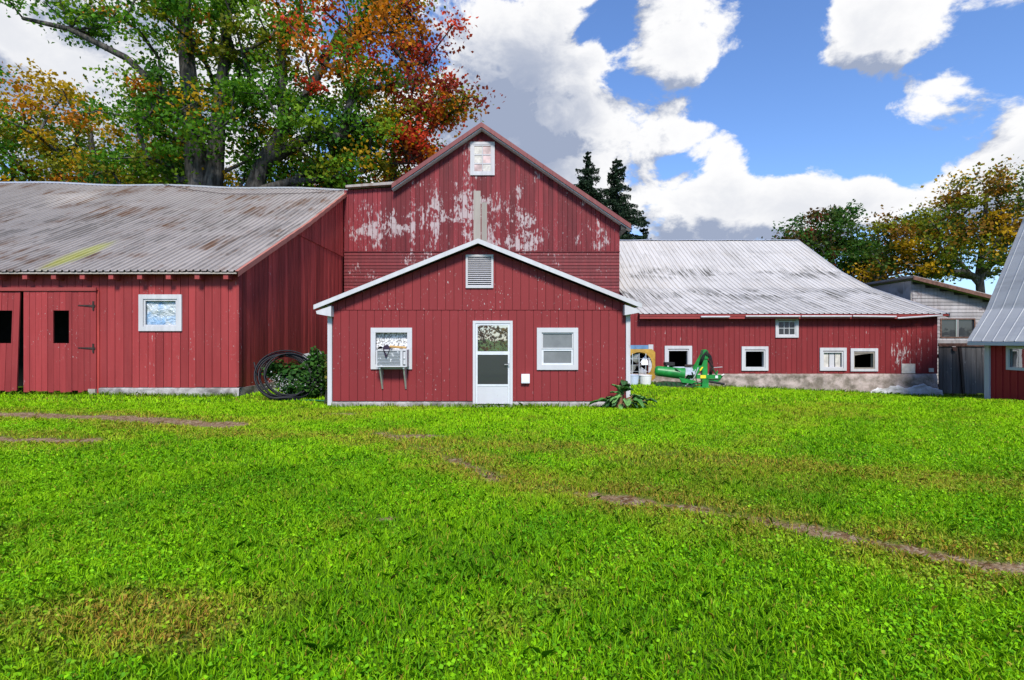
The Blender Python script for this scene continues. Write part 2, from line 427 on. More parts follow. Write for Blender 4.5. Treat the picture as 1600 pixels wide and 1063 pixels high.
np_mesh(me, np.stack([GX, GY, GZ], -1).reshape(-1, 3), faces)
for nm, fn in (('wear', wear_at), ('dry', dry_at)):
    at = me.attributes.new(nm, 'FLOAT', 'POINT'); at.data.foreach_set('value', fn(GX, GY).ravel().astype(np.float32))
me.polygons.foreach_set('use_smooth', [True]*len(me.polygons))
ground = bpy.data.objects.new('ground', me); COL.objects.link(ground); ground['kind'] = 'structure'
m, t = material('lawn_soil')
pos = t.n('ShaderNodeNewGeometry').outputs['Position']
we = t.n('ShaderNodeAttribute', attribute_name='wear').outputs['Fac']
dr = t.n('ShaderNodeAttribute', attribute_name='dry').outputs['Fac']
n1 = t.noise(pos, 3.0, 8, .65); n2 = t.noise(pos, 40, 5, .7)
green = t.mix(t.ramp(n2, .35, .65), C(.022, .06, .004), C(.10, .21, .008))
green = t.mix(t.ramp(n1, .4, .7, 0, .5), green, C(.14, .27, .010))
green = t.mix(t.math('MULTIPLY', dr, t.ramp(n2, .3, .6)), green, C(.20, .17, .035))
vor = t.n('ShaderNodeTexVoronoi', {'Vector': pos, 'Scale': 38.0})
soil = t.mix(t.ramp(t.noise(pos, 9, 6, .7), .4, .6), C(.12, .062, .026), C(.26, .17, .095))
soil = t.mix(t.ramp(vor.outputs['Color'], .55, .8, 0, .6), soil, C(.37, .29, .20))
wm = t.ramp(t.math('ADD', we, t.math('MULTIPLY', t.math('SUBTRACT', n2, .5), .7)), .3, .6)
hh = t.math('ADD', n2, t.math('MULTIPLY', vor.outputs['Distance'], -.5))
finish(t, t.mix(wm, green, soil), .95, hh, .8, .03, spec=.1)
ground.data.materials.append(m)

# ================================================================ wall and roof builders
def pieces(a0, a1, zb, top, brk, openings):
    """convex (a, z) polygons that fill the strip a0..a1 from zb up to top(a), less the openings"""
    cuts = sorted({a0, a1} | {c for o in openings for c in o[:2] if a0 < c < a1} | {b for b in brk if a0 < b < a1})
    out = []
    for u, w in zip(cuts[:-1], cuts[1:]):
        if w-u < .004: continue
        mid = (u+w)/2
        z = zb
        for (p, q, z0, z1) in sorted([o for o in openings if o[0] < mid < o[1]], key=lambda o: o[2]):
            if z0 > z + .004: out.append([(u, z), (w, z), (w, z0), (u, z0)])
            z = max(z, z1)
        tu, tw = top(u), top(w)
        if min(tu, tw) > z + .002 or max(tu, tw) > z + .02:
            out.append([(u, z), (w, z), (w, max(tw, z+.001)), (u, max(tu, z+.001))])
    return out
def joined(pls):
    """groups of polygons that touch along an upright edge: one board each"""
    groups = []
    for pl in pls:
        hit = [g_ for g_ in groups if any(abs(q[0][0]-pl[1][0]) < 1e-4 or abs(q[1][0]-pl[0][0]) < 1e-4 for q in g_
               if min(max(a[1] for a in q), max(a[1] for a in pl)) - max(q[0][1], pl[0][1]) > .01)]
        for g_ in hit: groups.remove(g_)
        groups.append([pl] + [q for g_ in hit for q in g_])
    return groups
def board_wall(part, axis, front, back, a0, a1, width, zb, top, mat, brk=(), openings=(), gap=.014, name='board', ragged=0.0, wj=.0, seed=1, proud=.004):
    r = random.Random(seed); n = max(1, round((a1-a0)/width)); w = (a1-a0)/n
    edges = [a0 + i*w + (r.uniform(-wj, wj)*w if 0 < i < n else 0) for i in range(n+1)]
    s = 1 if back > front else -1
    for u, v in zip(edges[:-1], edges[1:]):
        f = front - s*r.uniform(0, proud)
        for grp in joined(pieces(u+gap/2, v-gap/2, zb - (r.uniform(0, ragged) if ragged else 0), top, brk, openings)):
            mb = MB()
            for pl in grp: mb.prism(pl, axis, f, back)
            obj(name, mb, mat, part)
def wall_core(axis, front, back, a0, a1, zb, top, brk=(), openings=()):
    mb = MB()
    for pl in pieces(a0, a1, zb, top, brk, openings): mb.prism(pl, axis, front, back)
    return mb
def flat(z): return lambda a: z
def lin(pts):
    def f(a):
        for (p, z), (q, w) in zip(pts[:-1], pts[1:]):
            if a <= q: return z + (w-z)*(a-p)/(q-p)
        return pts[-1][1]
    return f
def roof_sheets(roof, axis, a0, a1, prof, sheet_w, ribs, mat, seed=1, rib_h=.022, rib_w=.035, lift=None, overlap=.02, ragged=.02):
    """ribbed metal sheets side by side along a (X when axis='x'); prof is the slope line, (b, z) from eave to ridge"""
    r = random.Random(seed); n = round((a1-a0)/sheet_w); w = (a1-a0)/n
    for i in range(n):
        u0 = a0 + i*w; dz = r.uniform(0, .006) + (.004 if i % 2 else 0); eo = r.uniform(-ragged, ragged)
        cs = [(0, 0)]; pitch = (w + overlap)/ribs
        for k in range(ribs):
            c = (k+.5)*pitch
            cs += [(c-rib_w, 0), (c-rib_w*.45, rib_h), (c+rib_w*.45, rib_h), (c+rib_w, 0)]
        cs.append((w+overlap, 0))
        pr = list(prof); (b0, z0), (b1, z1) = pr[0], pr[1]
        ln = math.hypot(b1-b0, z1-z0); pr[0] = (b0 - eo*(b1-b0)/ln, z0 - eo*(z1-z0)/ln)
        vs = []
        for (b, z) in pr:
            for (c, h) in cs:
                a = u0 + c; zz = z + h + dz + .03 + (lift(a, b) if lift else 0)
                vs.append((a, b, zz) if axis == 'x' else (b, a, zz))
        m_ = len(cs)
        fs = [(j*m_+k, j*m_+k+1, (j+1)*m_+k+1, (j+1)*m_+k) for j in range(len(pr)-1) for k in range(m_-1)]
        obj('roof_sheet', MB().add(vs, fs), mat, roof)
def deck(axis, a0, a1, prof, thick=.06, lift=None):
    mb = MB()
    for (p, z), (q, w) in zip(prof[:-1], prof[1:]):
        vs = []
        for dz in (0, -thick):
            for a, b, zz in ((a0, p, z), (a1, p, z), (a1, q, w), (a0, q, w)):
                zz += dz + (lift(a, b) if lift else 0)
                vs.append((a, b, zz) if axis == 'x' else (b, a, zz))
        mb.add(vs, [(0,1,2,3),(7,6,5,4),(0,4,5,1),(1,5,6,2),(2,6,7,3),(3,7,4,0)])
    return mb
def frame_boxes(x0, x1, z0, z1, w, y0, y1, mb=None, wb=None):
    mb = mb or MB(); wb = w if wb is None else wb
    mb.box(x0, x1, y0, y1, z1-w, z1); mb.box(x0, x1, y0, y1, z0, z0+wb)
    mb.box(x0, x0+w, y0+.001, y1, z0+wb, z1-w); mb.box(x1-w, x1, y0+.001, y1, z0+wb, z1-w); return mb
def rough_wall(x0, x1, y, z0f, z1, depth, nu, nv, amp, seed, scale=1.6):
    """front face of rubble or cast footing, bulging unevenly, closed on top"""
    def fn(u, v):
        x = x0 + (x1-x0)*u; zb = z0f(x); z = zb + (z1-zb)*min(1, v*1.15)
        b = mnoise.fractal(Vector((x*scale+seed, z*scale*1.4, seed*.7)), 1.0, 2.0, 4)*amp
        yy = y - .02 - abs(b) - amp*.5*(1-min(1, v*1.15))
        if v*1.15 > 1: yy = y + depth*(v*1.15-1)/.15; z = z1
        return (x, yy, z)
    return MB().grid(fn, nu, nv)

# ================================================================ long shed with the metal roof (left)
SY = 14.7; SXR = -7.66; SXL = -26.0
shed = thing('long_shed', 'long red board shed with grey ribbed metal roof and rafter tails under its eave', 'shed', (-13, SY, 0))
P1 = [(14.38, 3.42), (19.27, 5.80), (24.5, 8.55)]
sag = lambda a, b: (.022*max(0, -7.5-a) + .035*math.sin(a*1.1)) * min(1, max(0, (b-14.4)/10))
z_eave = 3.52
D_W = PX(40, SY), PX(153, SY)            # door leaf by the window
opn = [(-16.6, D_W[1]-.03, .1, PZ(457, SY)), (PX(222, SY), PX(281, SY), PZ(515, SY), PZ(466, SY))]
core = wall_core('y', SY+.03, SY+.12, SXL, SXR-.03, .22, flat(z_eave), (), opn)
wall = obj('wall', core, MAT['backing_red'], shed)
board_wall(wall, 'y', SY, SY+.03, SXL, SXR-.03, .226, .27, flat(z_eave), MAT['shed_red'], (), opn, ragged=.02, wj=.06, seed=3)
# end wall, facing the milk house
ktop = lin([(SY, 3.47), (19.27, 5.72), (23.8, 8.1)])
side_low = lambda a: min(ktop(a), 5.36)
core = wall_core('x', SXR-.12, SXR-.04, SY+.02, 23.8, .22, ktop, (19.27,))
end_wall = obj('end_wall', core, MAT['backing_red'], shed)
board_wall(end_wall, 'x', SXR, SXR-.04, SY, 23.78, .235, .24, side_low, MAT['shed_side_red'], (18.45, 19.27), gap=.016, wj=.08, seed=5, proud=.008)
board_wall(end_wall, 'x', SXR+.035, SXR-.01, 18.5, 23.78, .25, 5.34, ktop, MAT['shed_side_red'], (19.27,), gap=.016, wj=.08, seed=6)
obj('back_wall', MB().box(SXL, SXR-.14, 28.0, 28.1, -.1, 6.4).box(SXL, SXL+.1, SY+.13, 27.99, -.1, 3.4), MAT['backing_red'], shed)
back_prof = [(28.4, 6.3), (24.5, 8.55)]
roof = obj('roof', deck('x', SXL-.3, SXR+.13, P1, .03, sag), MAT['old_wood'], shed)
obj('back_slope', deck('x', SXL-.3, SXR+.13, back_prof, .05, sag), MAT['roof_galv'], roof)
roof_sheets(roof, 'x', SXL-.3, SXR+.16, [(14.36, 3.42), (16.8, 4.60), (19.27, 5.80), (21.9, 7.17), (24.52, 8.55)], .76, 4, MAT['roof_galv'], 4, lift=sag, rib_h=.045, rib_w=.032)
capo = obj('ridge_cap', MB().grid(lambda u, v: (SXL-.3 + u*(SXR+.46-SXL), 24.28 + .46*v, 8.49 + .13*math.sin(math.pi*v) + sag(SXL-.3 + u*(SXR+.46-SXL), 24.5)), 24, 6), MAT['zinc'], roof)
# rusty rake flashing along the end
def rake(u, v):
    b = 14.34 + 10.2*u; z = lin([(p, q) for p, q in P1])(b)
    return (SXR+.10 + .09*min(1, v*2), b, z + .06 - .16*max(0, v*2-1) + .01*math.sin(b*9))
obj('rake_flashing', MB().grid(rake, 30, 4), MAT['rust_edge'], roof)
for i in range(22):
    x = PX(39, 14.5) + i*.787 - 12*.787
    if SXL < x < SXR-.1: obj('rafter_tail', MB().prism([(14.42, 3.25), (14.42, 3.405), (15.2, 3.785), (15.2, 3.60), (14.75, 3.38), (14.75, 3.25)], 'x', x, x+.13), MAT['trim_red'], shed)
obj('foundation', rough_wall(D_W[1]+.05, SXR+.05, SY, lambda x: -.12, .25, .1, 90, 12, .07, 3.1, 2.2), MAT['foundation_grey'], shed, smooth=True)
obj('end_foundation', MB().box(SXR-.1, SXR+.03, SY+.1, 23.7, -.3, .235), MAT['foundation_stone'], shed)
obj('corner_board', MB().box(SXR-.028, SXR+.045, SY-.03, SY+.13, .28, 3.40), MAT['shed_red'], shed)

def plank_door(name, x0, x1, z0, z1, y, hole, lean, label=None, seed=1):
    sh = lambda p: (p[0] + (p[2]-z0)*lean, p[1], p[2])
    mb = MB()
    for (a, b) in ((z1-.16, z1-.01), (hole[2]-.14, hole[2]-.01), (z0+.15, z0+.28)): mb.box(x0+.02, x1-.02, y+.035, y+.06, a, b)
    mb.v = [sh(p) for p in mb.v]
    d = obj(name, mb, MAT['backing_red'], shed, label=label)
    r = random.Random(seed); n = round((x1-x0)/.165); w = (x1-x0)/n
    for i in range(n):
        u, v = x0+i*w+.004, x0+(i+1)*w-.004
        for grp in joined(pieces(u, v, z0 + r.uniform(-.03, .03), flat(z1), (), [hole])):
            pm = MB(); yf = y - r.uniform(0, .008)
            for pl in grp: pm.prism(pl, 'y', yf, y+.034)
            pm.v = [sh(p) for p in pm.v]; obj('plank', pm, MAT['shed_red'], d)
    return d
ZD = PZ(613, SY), PZ(457, SY)
d1 = plank_door('door', D_W[0], D_W[1], ZD[0], ZD[1], SY-.06, (PX(86, SY), PX(111, SY), PZ(538, SY), PZ(487, SY)), 0, 'closed plank door leaf with a narrow open hatch', 1)
for z in (PZ(480, SY), PZ(546, SY)):
    obj('strap_hinge', MB().prism([(D_W[1]-.02, z-.03), (D_W[1]-.02, z+.03), (D_W[1]-.48, z+.03), (D_W[1]-.5, z+.01)], 'y', SY-.085, SY-.069).box(D_W[1]-.09, D_W[1]-.05, SY-.09, SY-.07, z-.12, z+.13), MAT['iron'], d1)
d2 = plank_door('door', PX(-75, SY), PX(29, SY), ZD[0]+.02, ZD[1]-.02, SY-.05, (PX(-12, SY), PX(22, SY)-.08, PZ(538, SY), PZ(487, SY)), .035, 'plank door leaf hanging askew beside a dark gap', 2)
obj('door_track', MB().box(-16.6, D_W[1]+.02, SY-.10, SY-.062, ZD[1]+.005, ZD[1]+.10), MAT['trim_red'], shed)
obj('door_post', MB().box(D_W[1]-.01, D_W[1]+.06, SY-.03, SY+.1, .0, ZD[1]), MAT['shed_side_red'], shed)
obj('threshold', MB().box(D_W[1]-.2, D_W[1]+.0, SY-.10, SY-.03, -.05, .22), MAT['old_wood'], shed)
obj('interior_shade_sheet', MB().box(SXL+.2, SXR-.3, SY+2.5, SY+2.55, -.1, 3.4), MAT['interior_shade'], shed)  # added black sheet paints the shed's dark interior behind its openings
wx0, wx1, wz0, wz1 = PX(218, SY), PX(285, SY), PZ(519, SY), PZ(462, SY)
wf = obj('window', frame_boxes(wx0, wx1, wz0, wz1, .125, SY-.045, SY+.02), MAT['white_paint'], shed, label='white framed window backed by crumpled plastic, painted with blue sky reflection')
obj('sash', frame_boxes(wx0+.127, wx1-.127, wz0+.127, wz1-.127, .05, SY-.02, SY+.02), MAT['white_paint'], wf)
obj('plastic_sheet', MB().grid(lambda u, v: (wx0+.15+u*(wx1-wx0-.3), SY+.06+.035*mnoise.noise(Vector((u*4, v*4, 1))), wz0+.15+v*(wz1-wz0-.3)), 24, 20), MAT['sky_tinted_plastic'], wf, smooth=True)

# ================================================================ main gable barn
BY = 23.8; BX0, BX1 = -7.60, 4.87
PEAK = (PX(753, BY), PZ(203, BY)); SL = .683
barn = thing('gable_barn', 'tall red gable barn with peeling paint and a small attic window', 'barn', (-1.4, BY, 0))
EL = (PX(620, BY), PZ(293, BY)); ER = (BX1, PEAK[1] - SL*(BX1-PEAK[0]))
btop = lin([(BX0, PZ(298, BY)), (EL[0], EL[1]), PEAK, ER])
SEAM = PZ(395, BY)
core = wall_core('y', BY+.05, BY+.15, BX0, BX1, -.3, lambda a: btop(a)-.02, (EL[0], PEAK[0]))
wall = obj('wall', core, MAT['backing_red'], barn)
board_wall(wall, 'y', BY, BY+.05, BX0, BX1, .215, SEAM, lambda a: btop(a)-.03, MAT['barn_red'], (EL[0], PEAK[0]), gap=.016, wj=.07, seed=9, proud=.01)
for i in range(24):
    z1 = SEAM - .02 - i*.15
    if z1 < 1.2: break
    obj('clapboard', MB().prism([(BY-.035, z1-.15), (BY+.05, z1-.15), (BY+.05, z1), (BY-.008, z1)], 'x', BX0+.01, BX1-.02), MAT['clap_red'], wall)
obj('seam_board', MB().box(BX0, BX1, BY-.05, BY+.0, SEAM-.022, SEAM+.02), MAT['clap_red'], wall)
obj('bare_board', MB().box(PX(740, BY), PX(751, BY), BY-.020, BY-.011, SEAM+.1, PZ(300, BY)), MAT['old_wood'], wall, label='bare greenish grey board under the attic window')
obj('bare_board', MB().box(PX(752.5, BY), PX(761, BY), BY-.020, BY-.011, SEAM+.1, PZ(318, BY)), MAT['old_wood'], wall)
obj('side_wall', MB().box(BX1-.12, BX1-.01, BY+.16, 40, -.4, ER[1]-.05).box(BX0, BX0+.1, BY+.16, 40, -.3, 8.0).box(BX0+.11, BX1-.13, 39.9, 40, -.3, 6.5), MAT['clap_red'], barn)
# roof: slabs with red rake boards
def slope_slab(pa, pb, y0, y1, th=.07):
    return MB().prism([pa, pb, (pb[0], pb[1]-th), (pa[0], pa[1]-th)], 'y', y0, y1)
er = (PX(985, BY-.35), PEAK[1]+.10 - SL*(PX(985, BY-.35)-PEAK[0]))
roof = obj('roof', slope_slab((PEAK[0], PEAK[1]+.10), er, BY-.38, 40.2), MAT['roof_red'], barn)
obj('roof_slope', slope_slab((PEAK[0], PEAK[1]+.10), (EL[0]-.12, PEAK[1]+.10 - SL*(PEAK[0]-EL[0]+.12)), BY-.38, 40.2), MAT['roof_red'], roof)
for (q, e) in (((PEAK[0], PEAK[1]+.135), (er[0]+.02, er[1]+.035)), ((PEAK[0], PEAK[1]+.135), (EL[0]-.14, PEAK[1]+.135 - SL*(PEAK[0]-EL[0]+.14)))):
    obj('rake_board', slope_slab(q, e, BY-.42, BY-.385, .21), MAT['roof_red'], roof)
    obj('rake_moulding', slope_slab((q[0], q[1]-.215), (e[0], e[1]-.215), BY-.36, BY-.02, .05), MAT['white_paint'], roof)
obj('eave_soffit', MB().prism([(BX1+.003, ER[1]-.38), (BX1+.003, ER[1]-.02), (er[0]-.03, er[1]-.09)], 'y', BY-.3, 39.8), MAT['backing_grey'], roof)
fl = MB()
for (xa, za, xb, zb) in ((SXR+.2, PZ(298, BY)+.03, EL[0]+.02, EL[1]+.03),):
    fl.prism([(xa, za), (xb, zb), (xb, zb+.13), (xa, za+.10)], 'y', BY-.25, BY+3.9)
obj('saddle_roof', fl, MAT['roof_galv'], roof)
ax0, ax1, az0, az1 = PX(735, BY), PX(773, BY), PZ(276, BY), PZ(224, BY)
aw = obj('attic_window', frame_boxes(ax0, ax1, az0, az1, .13, BY-.06, BY-.012), MAT['white_paint'], barn, label='small white attic window with broken panes')
obj('sash', frame_boxes(ax0+.132, ax1-.132, az0+.132, az1-.132, .05, BY-.045, BY-.012), MAT['white_paint'], aw)
obj('muntin', MB().box(ax0+.18, ax1-.18, BY-.042, BY-.012, az0+.50, az0+.55).box(ax0+.18, ax1-.18, BY-.042, BY-.012, az0+.90, az0+.95).box((ax0+ax1)/2-.02, (ax0+ax1)/2+.02, BY-.041, BY-.012, az0+.2, az1-.2), MAT['white_paint'], aw)
for k, (u, z0_, z1_, mt) in enumerate(((0, .19, .49, 'curtain'), (1, .19, .49, 'board_pale'), (0, .56, .89, 'board_pale'), (1, .56, .89, 'curtain'), (0, .96, 1.3, 'board_pale'), (1, .96, 1.3, 'curtain'))):
    xm = (ax0+ax1)/2; xa, xb = (ax0+.185, xm-.024) if u == 0 else (xm+.024, ax1-.185)
    obj('pane', MB().box(xa, xb, BY-.028, BY-.013, az0+z0_, min(az0+z1_, az1-.19)), MAT[mt], aw)
solo('lightning_rod', MB().tube([(PEAK[0]-.05, BY+.1, PEAK[1]+.12), (PEAK[0]-.05, BY+.1, PEAK[1]+.95)], [.012, .006], 5), MAT['iron'], 'thin lightning rod standing on the gable barn peak', 'rod')

# ================================================================ milk house in front
MY = 12.77; MX0, MX1 = PX(513, MY), PX(984, MY)
mpx, mpz = PX(748, MY), PZ(384, MY)
milk = thing('milk_house', 'low red gable milk house with white trim, storm door and louvred vent', 'building', (-.8, MY, 0))
mL, mR = (PX(490, MY-.25), PZ(479, MY-.25)), (PX(1003, MY-.25), PZ(477, MY-.25))
mtop = lin([(MX0, mpz - (mpx-MX0)*.402), (mpx, mpz-.02), (MX1, mpz - (MX1-mpx)*.402)])
AC = (PX(585, MY), PX(639, MY), PZ(574, MY), PZ(519, MY)); RW = (PX(844, MY), PX(898, MY), PZ(575, MY), PZ(519, MY))
DR = (PX(739, MY), PX(801, MY), PZ(637, MY), PZ(503, MY))
LV = (PX(728, MY), PX(771, MY), PZ(452, MY), PZ(400, MY))
opn = [AC, RW, (DR[0]+.02, DR[1]-.02, DR[2], DR[3]-.02), (LV[0]+.03, LV[1]-.03, LV[2]+.03, LV[3]-.03)]
ZF = PZ(627, MY); ZS = PZ(486, MY)
core = wall_core('y', MY+.025, MY+.14, MX0+.02, MX1-.02, ZF, mtop, (mpx,), opn)
wall = obj('wall', core, MAT['backing_red'], milk)
board_wall(wall, 'y', MY, MY+.025, MX0+.1, MX1-.1, .2035, ZF-.02, flat(ZS-.012), MAT['milk_red'], (), opn, gap=.011, seed=12, proud=.001)
board_wall(wall, 'y', MY-.012, MY+.025, MX0+.02, MX1-.02, .2035, ZS, lambda a: mtop(a)-.01, MAT['milk_red'], (mpx,), opn, gap=.011, seed=13, proud=.001)
obj('side_wall', MB().box(MX0+.03, MX0+.12, MY+.15, BY-.08, -.1, 2.40).box(MX1-.12, MX1-.03, MY+.15, BY-.08, -.3, 2.40), MAT['milk_red'], milk)
obj('foundation', rough_wall(MX0+.02, MX1-.02, MY+.03, lambda x: -.15, ZF-.025, .05, 60, 5, .008, 8.0, .8), MAT['foundation_grey'], milk, smooth=True)
for (a, b) in ((MX0-.01, MX0+.095), (MX1-.095, MX1+.01)):
    obj('corner_board', MB().box(a, b, MY-.03, MY+.15, ZF-.12, 2.42), MAT['white_paint'], milk)
rz = mpz+.09
roof = obj('roof', MB().prism([(mpx, rz), mL, (mL[0], mL[1]-.05), (mpx, rz-.055)], 'y', MY-.22, BY-.06).prism([(mpx, rz), mR, (mR[0], mR[1]-.05), (mpx, rz-.055)], 'y', MY-.22, BY-.06), MAT['roof_galv'], milk)
for e in (mL, mR):
    obj('rake_board', MB().prism([(mpx, rz+.012), (e[0], e[1]+.012), (e[0], e[1]-.095), (mpx, rz-.10)], 'y', MY-.26, MY-.222), MAT['white_paint'], roof)
    s = 1 if e[0] > 0 else -1
    obj('eave_return', MB().prism([(e[0]-s*.04, e[1]-.13), (e[0]-s*.40, e[1]-.01), (e[0]-s*.40, e[1]-.26), (e[0]-s*.06, e[1]-.20)], 'y', MY-.21, MY+.3), MAT['white_paint'], roof)
vent = obj('louvred_vent', frame_boxes(*LV[:2], *LV[2:], .05, MY-.05, MY-.013), MAT['clean_white'], milk)
nsl = 15; lh = (LV[3]-LV[2]-.1)/nsl
for i in range(nsl):
    z = LV[2]+.05+i*lh
    obj('slat', MB().prism([(MY-.043, z+.002), (MY-.038, z-.004+.004), (MY+.005, z+lh*.62), (MY, z+lh*.70)], 'x', LV[0]+.051, LV[1]-.051), MAT['clean_white'], vent)
obj('vent_shade_sheet', MB().box(LV[0]+.04, LV[1]-.04, MY+.05, MY+.07, LV[2]+.03, LV[3]-.03), MAT['interior_shade'], vent)  # black sheet painted as the shade behind the slats
# storm door
fr = MB(); w = .065
fr.box(DR[0], DR[1], MY-.05, MY+.03, DR[3]-w, DR[3]); fr.box(DR[0], DR[0]+w, MY-.05, MY+.03, .0, DR[3]-w-.001); fr.box(DR[1]-w, DR[1], MY-.05, MY+.03, .0, DR[3]-w-.001)
door = obj('storm_door', fr, MAT['clean_white'], milk, label='white aluminium storm door with two glass panes')
dx0, dx1 = DR[0]+w+.004, DR[1]-w-.004; zt = DR[3]-w-.004; zm0, zm1 = PZ(556, MY), PZ(552, MY); zk = PZ(602, MY)
lf = MB(); s = .045
lf.box(dx0, dx0+s, MY-.035, MY+.0, .03, zt).box(dx1-s, dx1, MY-.035, MY+.0, .03, zt)
lf.box(dx0+s, dx1-s, MY-.034, MY+.0, zt-.04, zt).box(dx0+s, dx1-s, MY-.038, MY+.0, zm0, zm1+.02).box(dx0+s, dx1-s, MY-.034, MY, zk-.05, zk)
obj('door_leaf', lf, MAT['aluminium'], door)
obj('kick_panel', MB().box(dx0+s+.002, dx1-s-.002, MY-.026, MY-.01, .035, zk-.052), MAT['clean_white'], door)
for (a, b) in ((zm1+.022, zt-.042), (zk+.002, zm0-.002)):
    obj('pane', MB().box(dx0+s+.001, dx1-s-.001, MY-.022, MY-.016, a, b), MAT['door_glass' if a > 1.2 else 'dark_glass'], door)
obj('door_handle', MB().box(dx1-.04, dx1-.01, MY-.065, MY-.036, .94, 1.03).tube([(dx1-.03, MY-.07, .99), (dx1-.13, MY-.075, .985)], .009, 6), MAT['zinc'], door)
obj('door_step', MB().box(DR[0]-.05, DR[1]+.05, MY-.16, MY+.02, -.12, .0), MAT['foundation_grey'], milk)
# window with two sashes
def milk_window(o, label):
    x0, x1, z0, z1 = o[0]-.08, o[1]+.08, o[2]-.07, o[3]+.08
    return obj('window', frame_boxes(x0, x1, z0, z1, .115, MY-.04, MY+.03), MAT['clean_white'], milk, label=label)
wn = milk_window(RW, 'white window with two grey clouded panes')
ix0, ix1, iz0, iz1 = RW[0]+.037, RW[1]-.037, RW[2]+.047, RW[3]-.037; zc = PZ(547, MY)
obj('sash', frame_boxes(ix0, ix1, zc, iz1, .03, MY-.012, MY+.03), MAT['clean_white'], wn)
obj('sash', frame_boxes(ix0, ix1, iz0, zc-.002, .045, MY+.0, MY+.045), MAT['aluminium'], wn)
obj('pane', MB().box(ix0+.031, ix1-.031, MY+.01, MY+.016, zc+.031, iz1-.031), MAT['screen_grey'], wn)
obj('pane', MB().box(ix0+.046, ix1-.046, MY+.02, MY+.026, iz0+.046, zc-.048), MAT['screen_grey'], wn)
wa = milk_window(AC, 'white framed window closed with a flaking board above the air conditioner')
obj('flaked_board', MB().box(AC[0]+.0, AC[1]-.0, MY+.10, MY+.12, AC[2], AC[3]), MAT['flaked_panel'], wa)
obj('reveal', MB().box(AC[0]-.02, AC[0]-.001, MY+.028, MY+.10, AC[2], AC[3]).box(AC[1]+.001, AC[1]+.02, MY+.028, MY+.10, AC[2], AC[3]), MAT['clean_white'], wa)
# air conditioner on brackets
ac = thing('air_conditioner', 'old box air conditioner on brackets in the milk house window', 'air conditioner', (PX(612, MY), MY-.2, PZ(578, MY)))
cx0, cx1, cz0, cz1 = PX(588, MY-.3), PX(636, MY-.3), PZ(575, MY-.3), PZ(548, MY-.3)
obj('case', frame_boxes(cx0, cx1, cz0, cz1, .03, MY-.33, MY+.09), MAT['clean_white'], ac)
obj('grille', MB().box(cx0+.031, cx1-.16, MY-.315, MY+.05, cz0+.031, cz1-.031), MAT['flaked_case'], ac)
for k in range(9): obj('fin', MB().box(cx0+.035, cx1-.165, MY-.322, MY-.316, cz0+.05+k*.036, cz0+.058+k*.036), MAT['zinc'], ac)
obj('side_panel', MB().box(cx1-.155, cx1-.10, MY-.326, MY+.05, cz0+.031, cz1-.031), MAT['clean_white'], ac)
obj('end_grip', MB().lathe([(-.02, .001), (-.02, .03), (.02, .03), (.02, .001)], (cx1-.06, MY-.31, (cz0+cz1)/2), 'x', 12).box(cx1-.085, cx1-.035, MY-.32, MY+.0, cz0+.06, cz1-.05), MAT['clean_white'], ac)
for x in (cx0+.06, cx1-.10):
    obj('bracket', MB().prism([(MY-.30, cz0-.002), (MY-.003, cz0-.002), (MY-.003, cz0-.55), (MY-.03, cz0-.55), (MY-.28, cz0-.05), (MY-.30, cz0-.05)], 'x', x, x+.035), MAT['zinc'], ac)
cl = MB().grid(lambda u, v: (cx0+.02+.36*u + .02*math.sin(v*9), MY-.36+.30*v, cz1+.012+.10*math.sin(math.pi*min(1, u*1.05))*(.6+.4*math.sin(v*5+u*8)) - (.22*(.5-v)*2*math.exp(-((u-.62)/.16)**2) if v < .5 else 0)), 22, 14)
solo('dark_cloth', cl, MAT['cloth_dark'], 'crumpled dark cloth lying on the air conditioner', 'cloth', smooth=True)
solo('wooden_handle', MB().tube([(cx0+.30, MY-.2, cz1+.07), (cx1-.03, MY-.24, cz1+.045)], [.032, .028], 8), MAT['raw_wood'], 'short wooden handle lying on the air conditioner', 'handle')
bx = PX(821, MY)
solo('utility_box', MB().box(bx-.10, bx+.10, MY-.09, MY-.004, PZ(600, MY), PZ(586, MY)).box(bx-.085, bx+.085, MY-.096, MY-.091, PZ(598.5, MY), PZ(587.5, MY)), MAT['meter_white'], 'small white utility box on the wall beside the storm door', 'utility box')

# ================================================================ low stable wing (right)
WY = 20.6; WX0, WX1 = 4.4, PX(1465, WY)
wing = thing('stable_wing', 'low red stable wing with wide white ribbed metal roof', 'barn', (10.5, WY, 0))
W_OP = [(1043, 1076, 548, 585), (1163, 1195, 549, 577), (1285, 1317, 551, 577), (1333, 1366, 552, 578), (1215, 1243, 503, 526)]
opn = [(PX(a, WY), PX(b, WY), PZ(d_, WY), PZ(c, WY)) for a, b, c, d_ in W_OP] + [(4.45, PX(1012, WY), PZ(596, WY), PZ(541, WY))]
ZW = PZ(585, WY); ZE = 2.62
core = wall_core('y', WY+.03, WY+.13, WX0, WX1, ZW-.02, flat(ZE), (), opn)
wall = obj('wall', core, MAT['backing_red'], wing)
board_wall(wall, 'y', WY, WY+.03, WX0, WX1, .203, ZW, flat(ZE), MAT['wing_red'], (), opn, gap=.012, seed=21, ragged=.02, wj=.05)
obj('end_wall', MB().prism([(WY+.14, -.8), (WY+.14, 2.5), (24.7, 3.85), (27, 4.9), (31, 7.25), (41.4, 2.4), (41.4, -.8)], 'x', WX1-.12, WX1-.01), MAT['wing_red'], wing)
obj('back_wall', MB().box(WX0+1, WX1-.13, 41.2, 41.3, -.8, 2.4), MAT['wing_red'], wing)
obj('interior_shade_sheet', MB().box(WX0, WX1-.2, WY+2.4, WY+2.45, -.8, 3.2), MAT['interior_shade'], wing)  # added black sheet gives the wing openings their interior shade
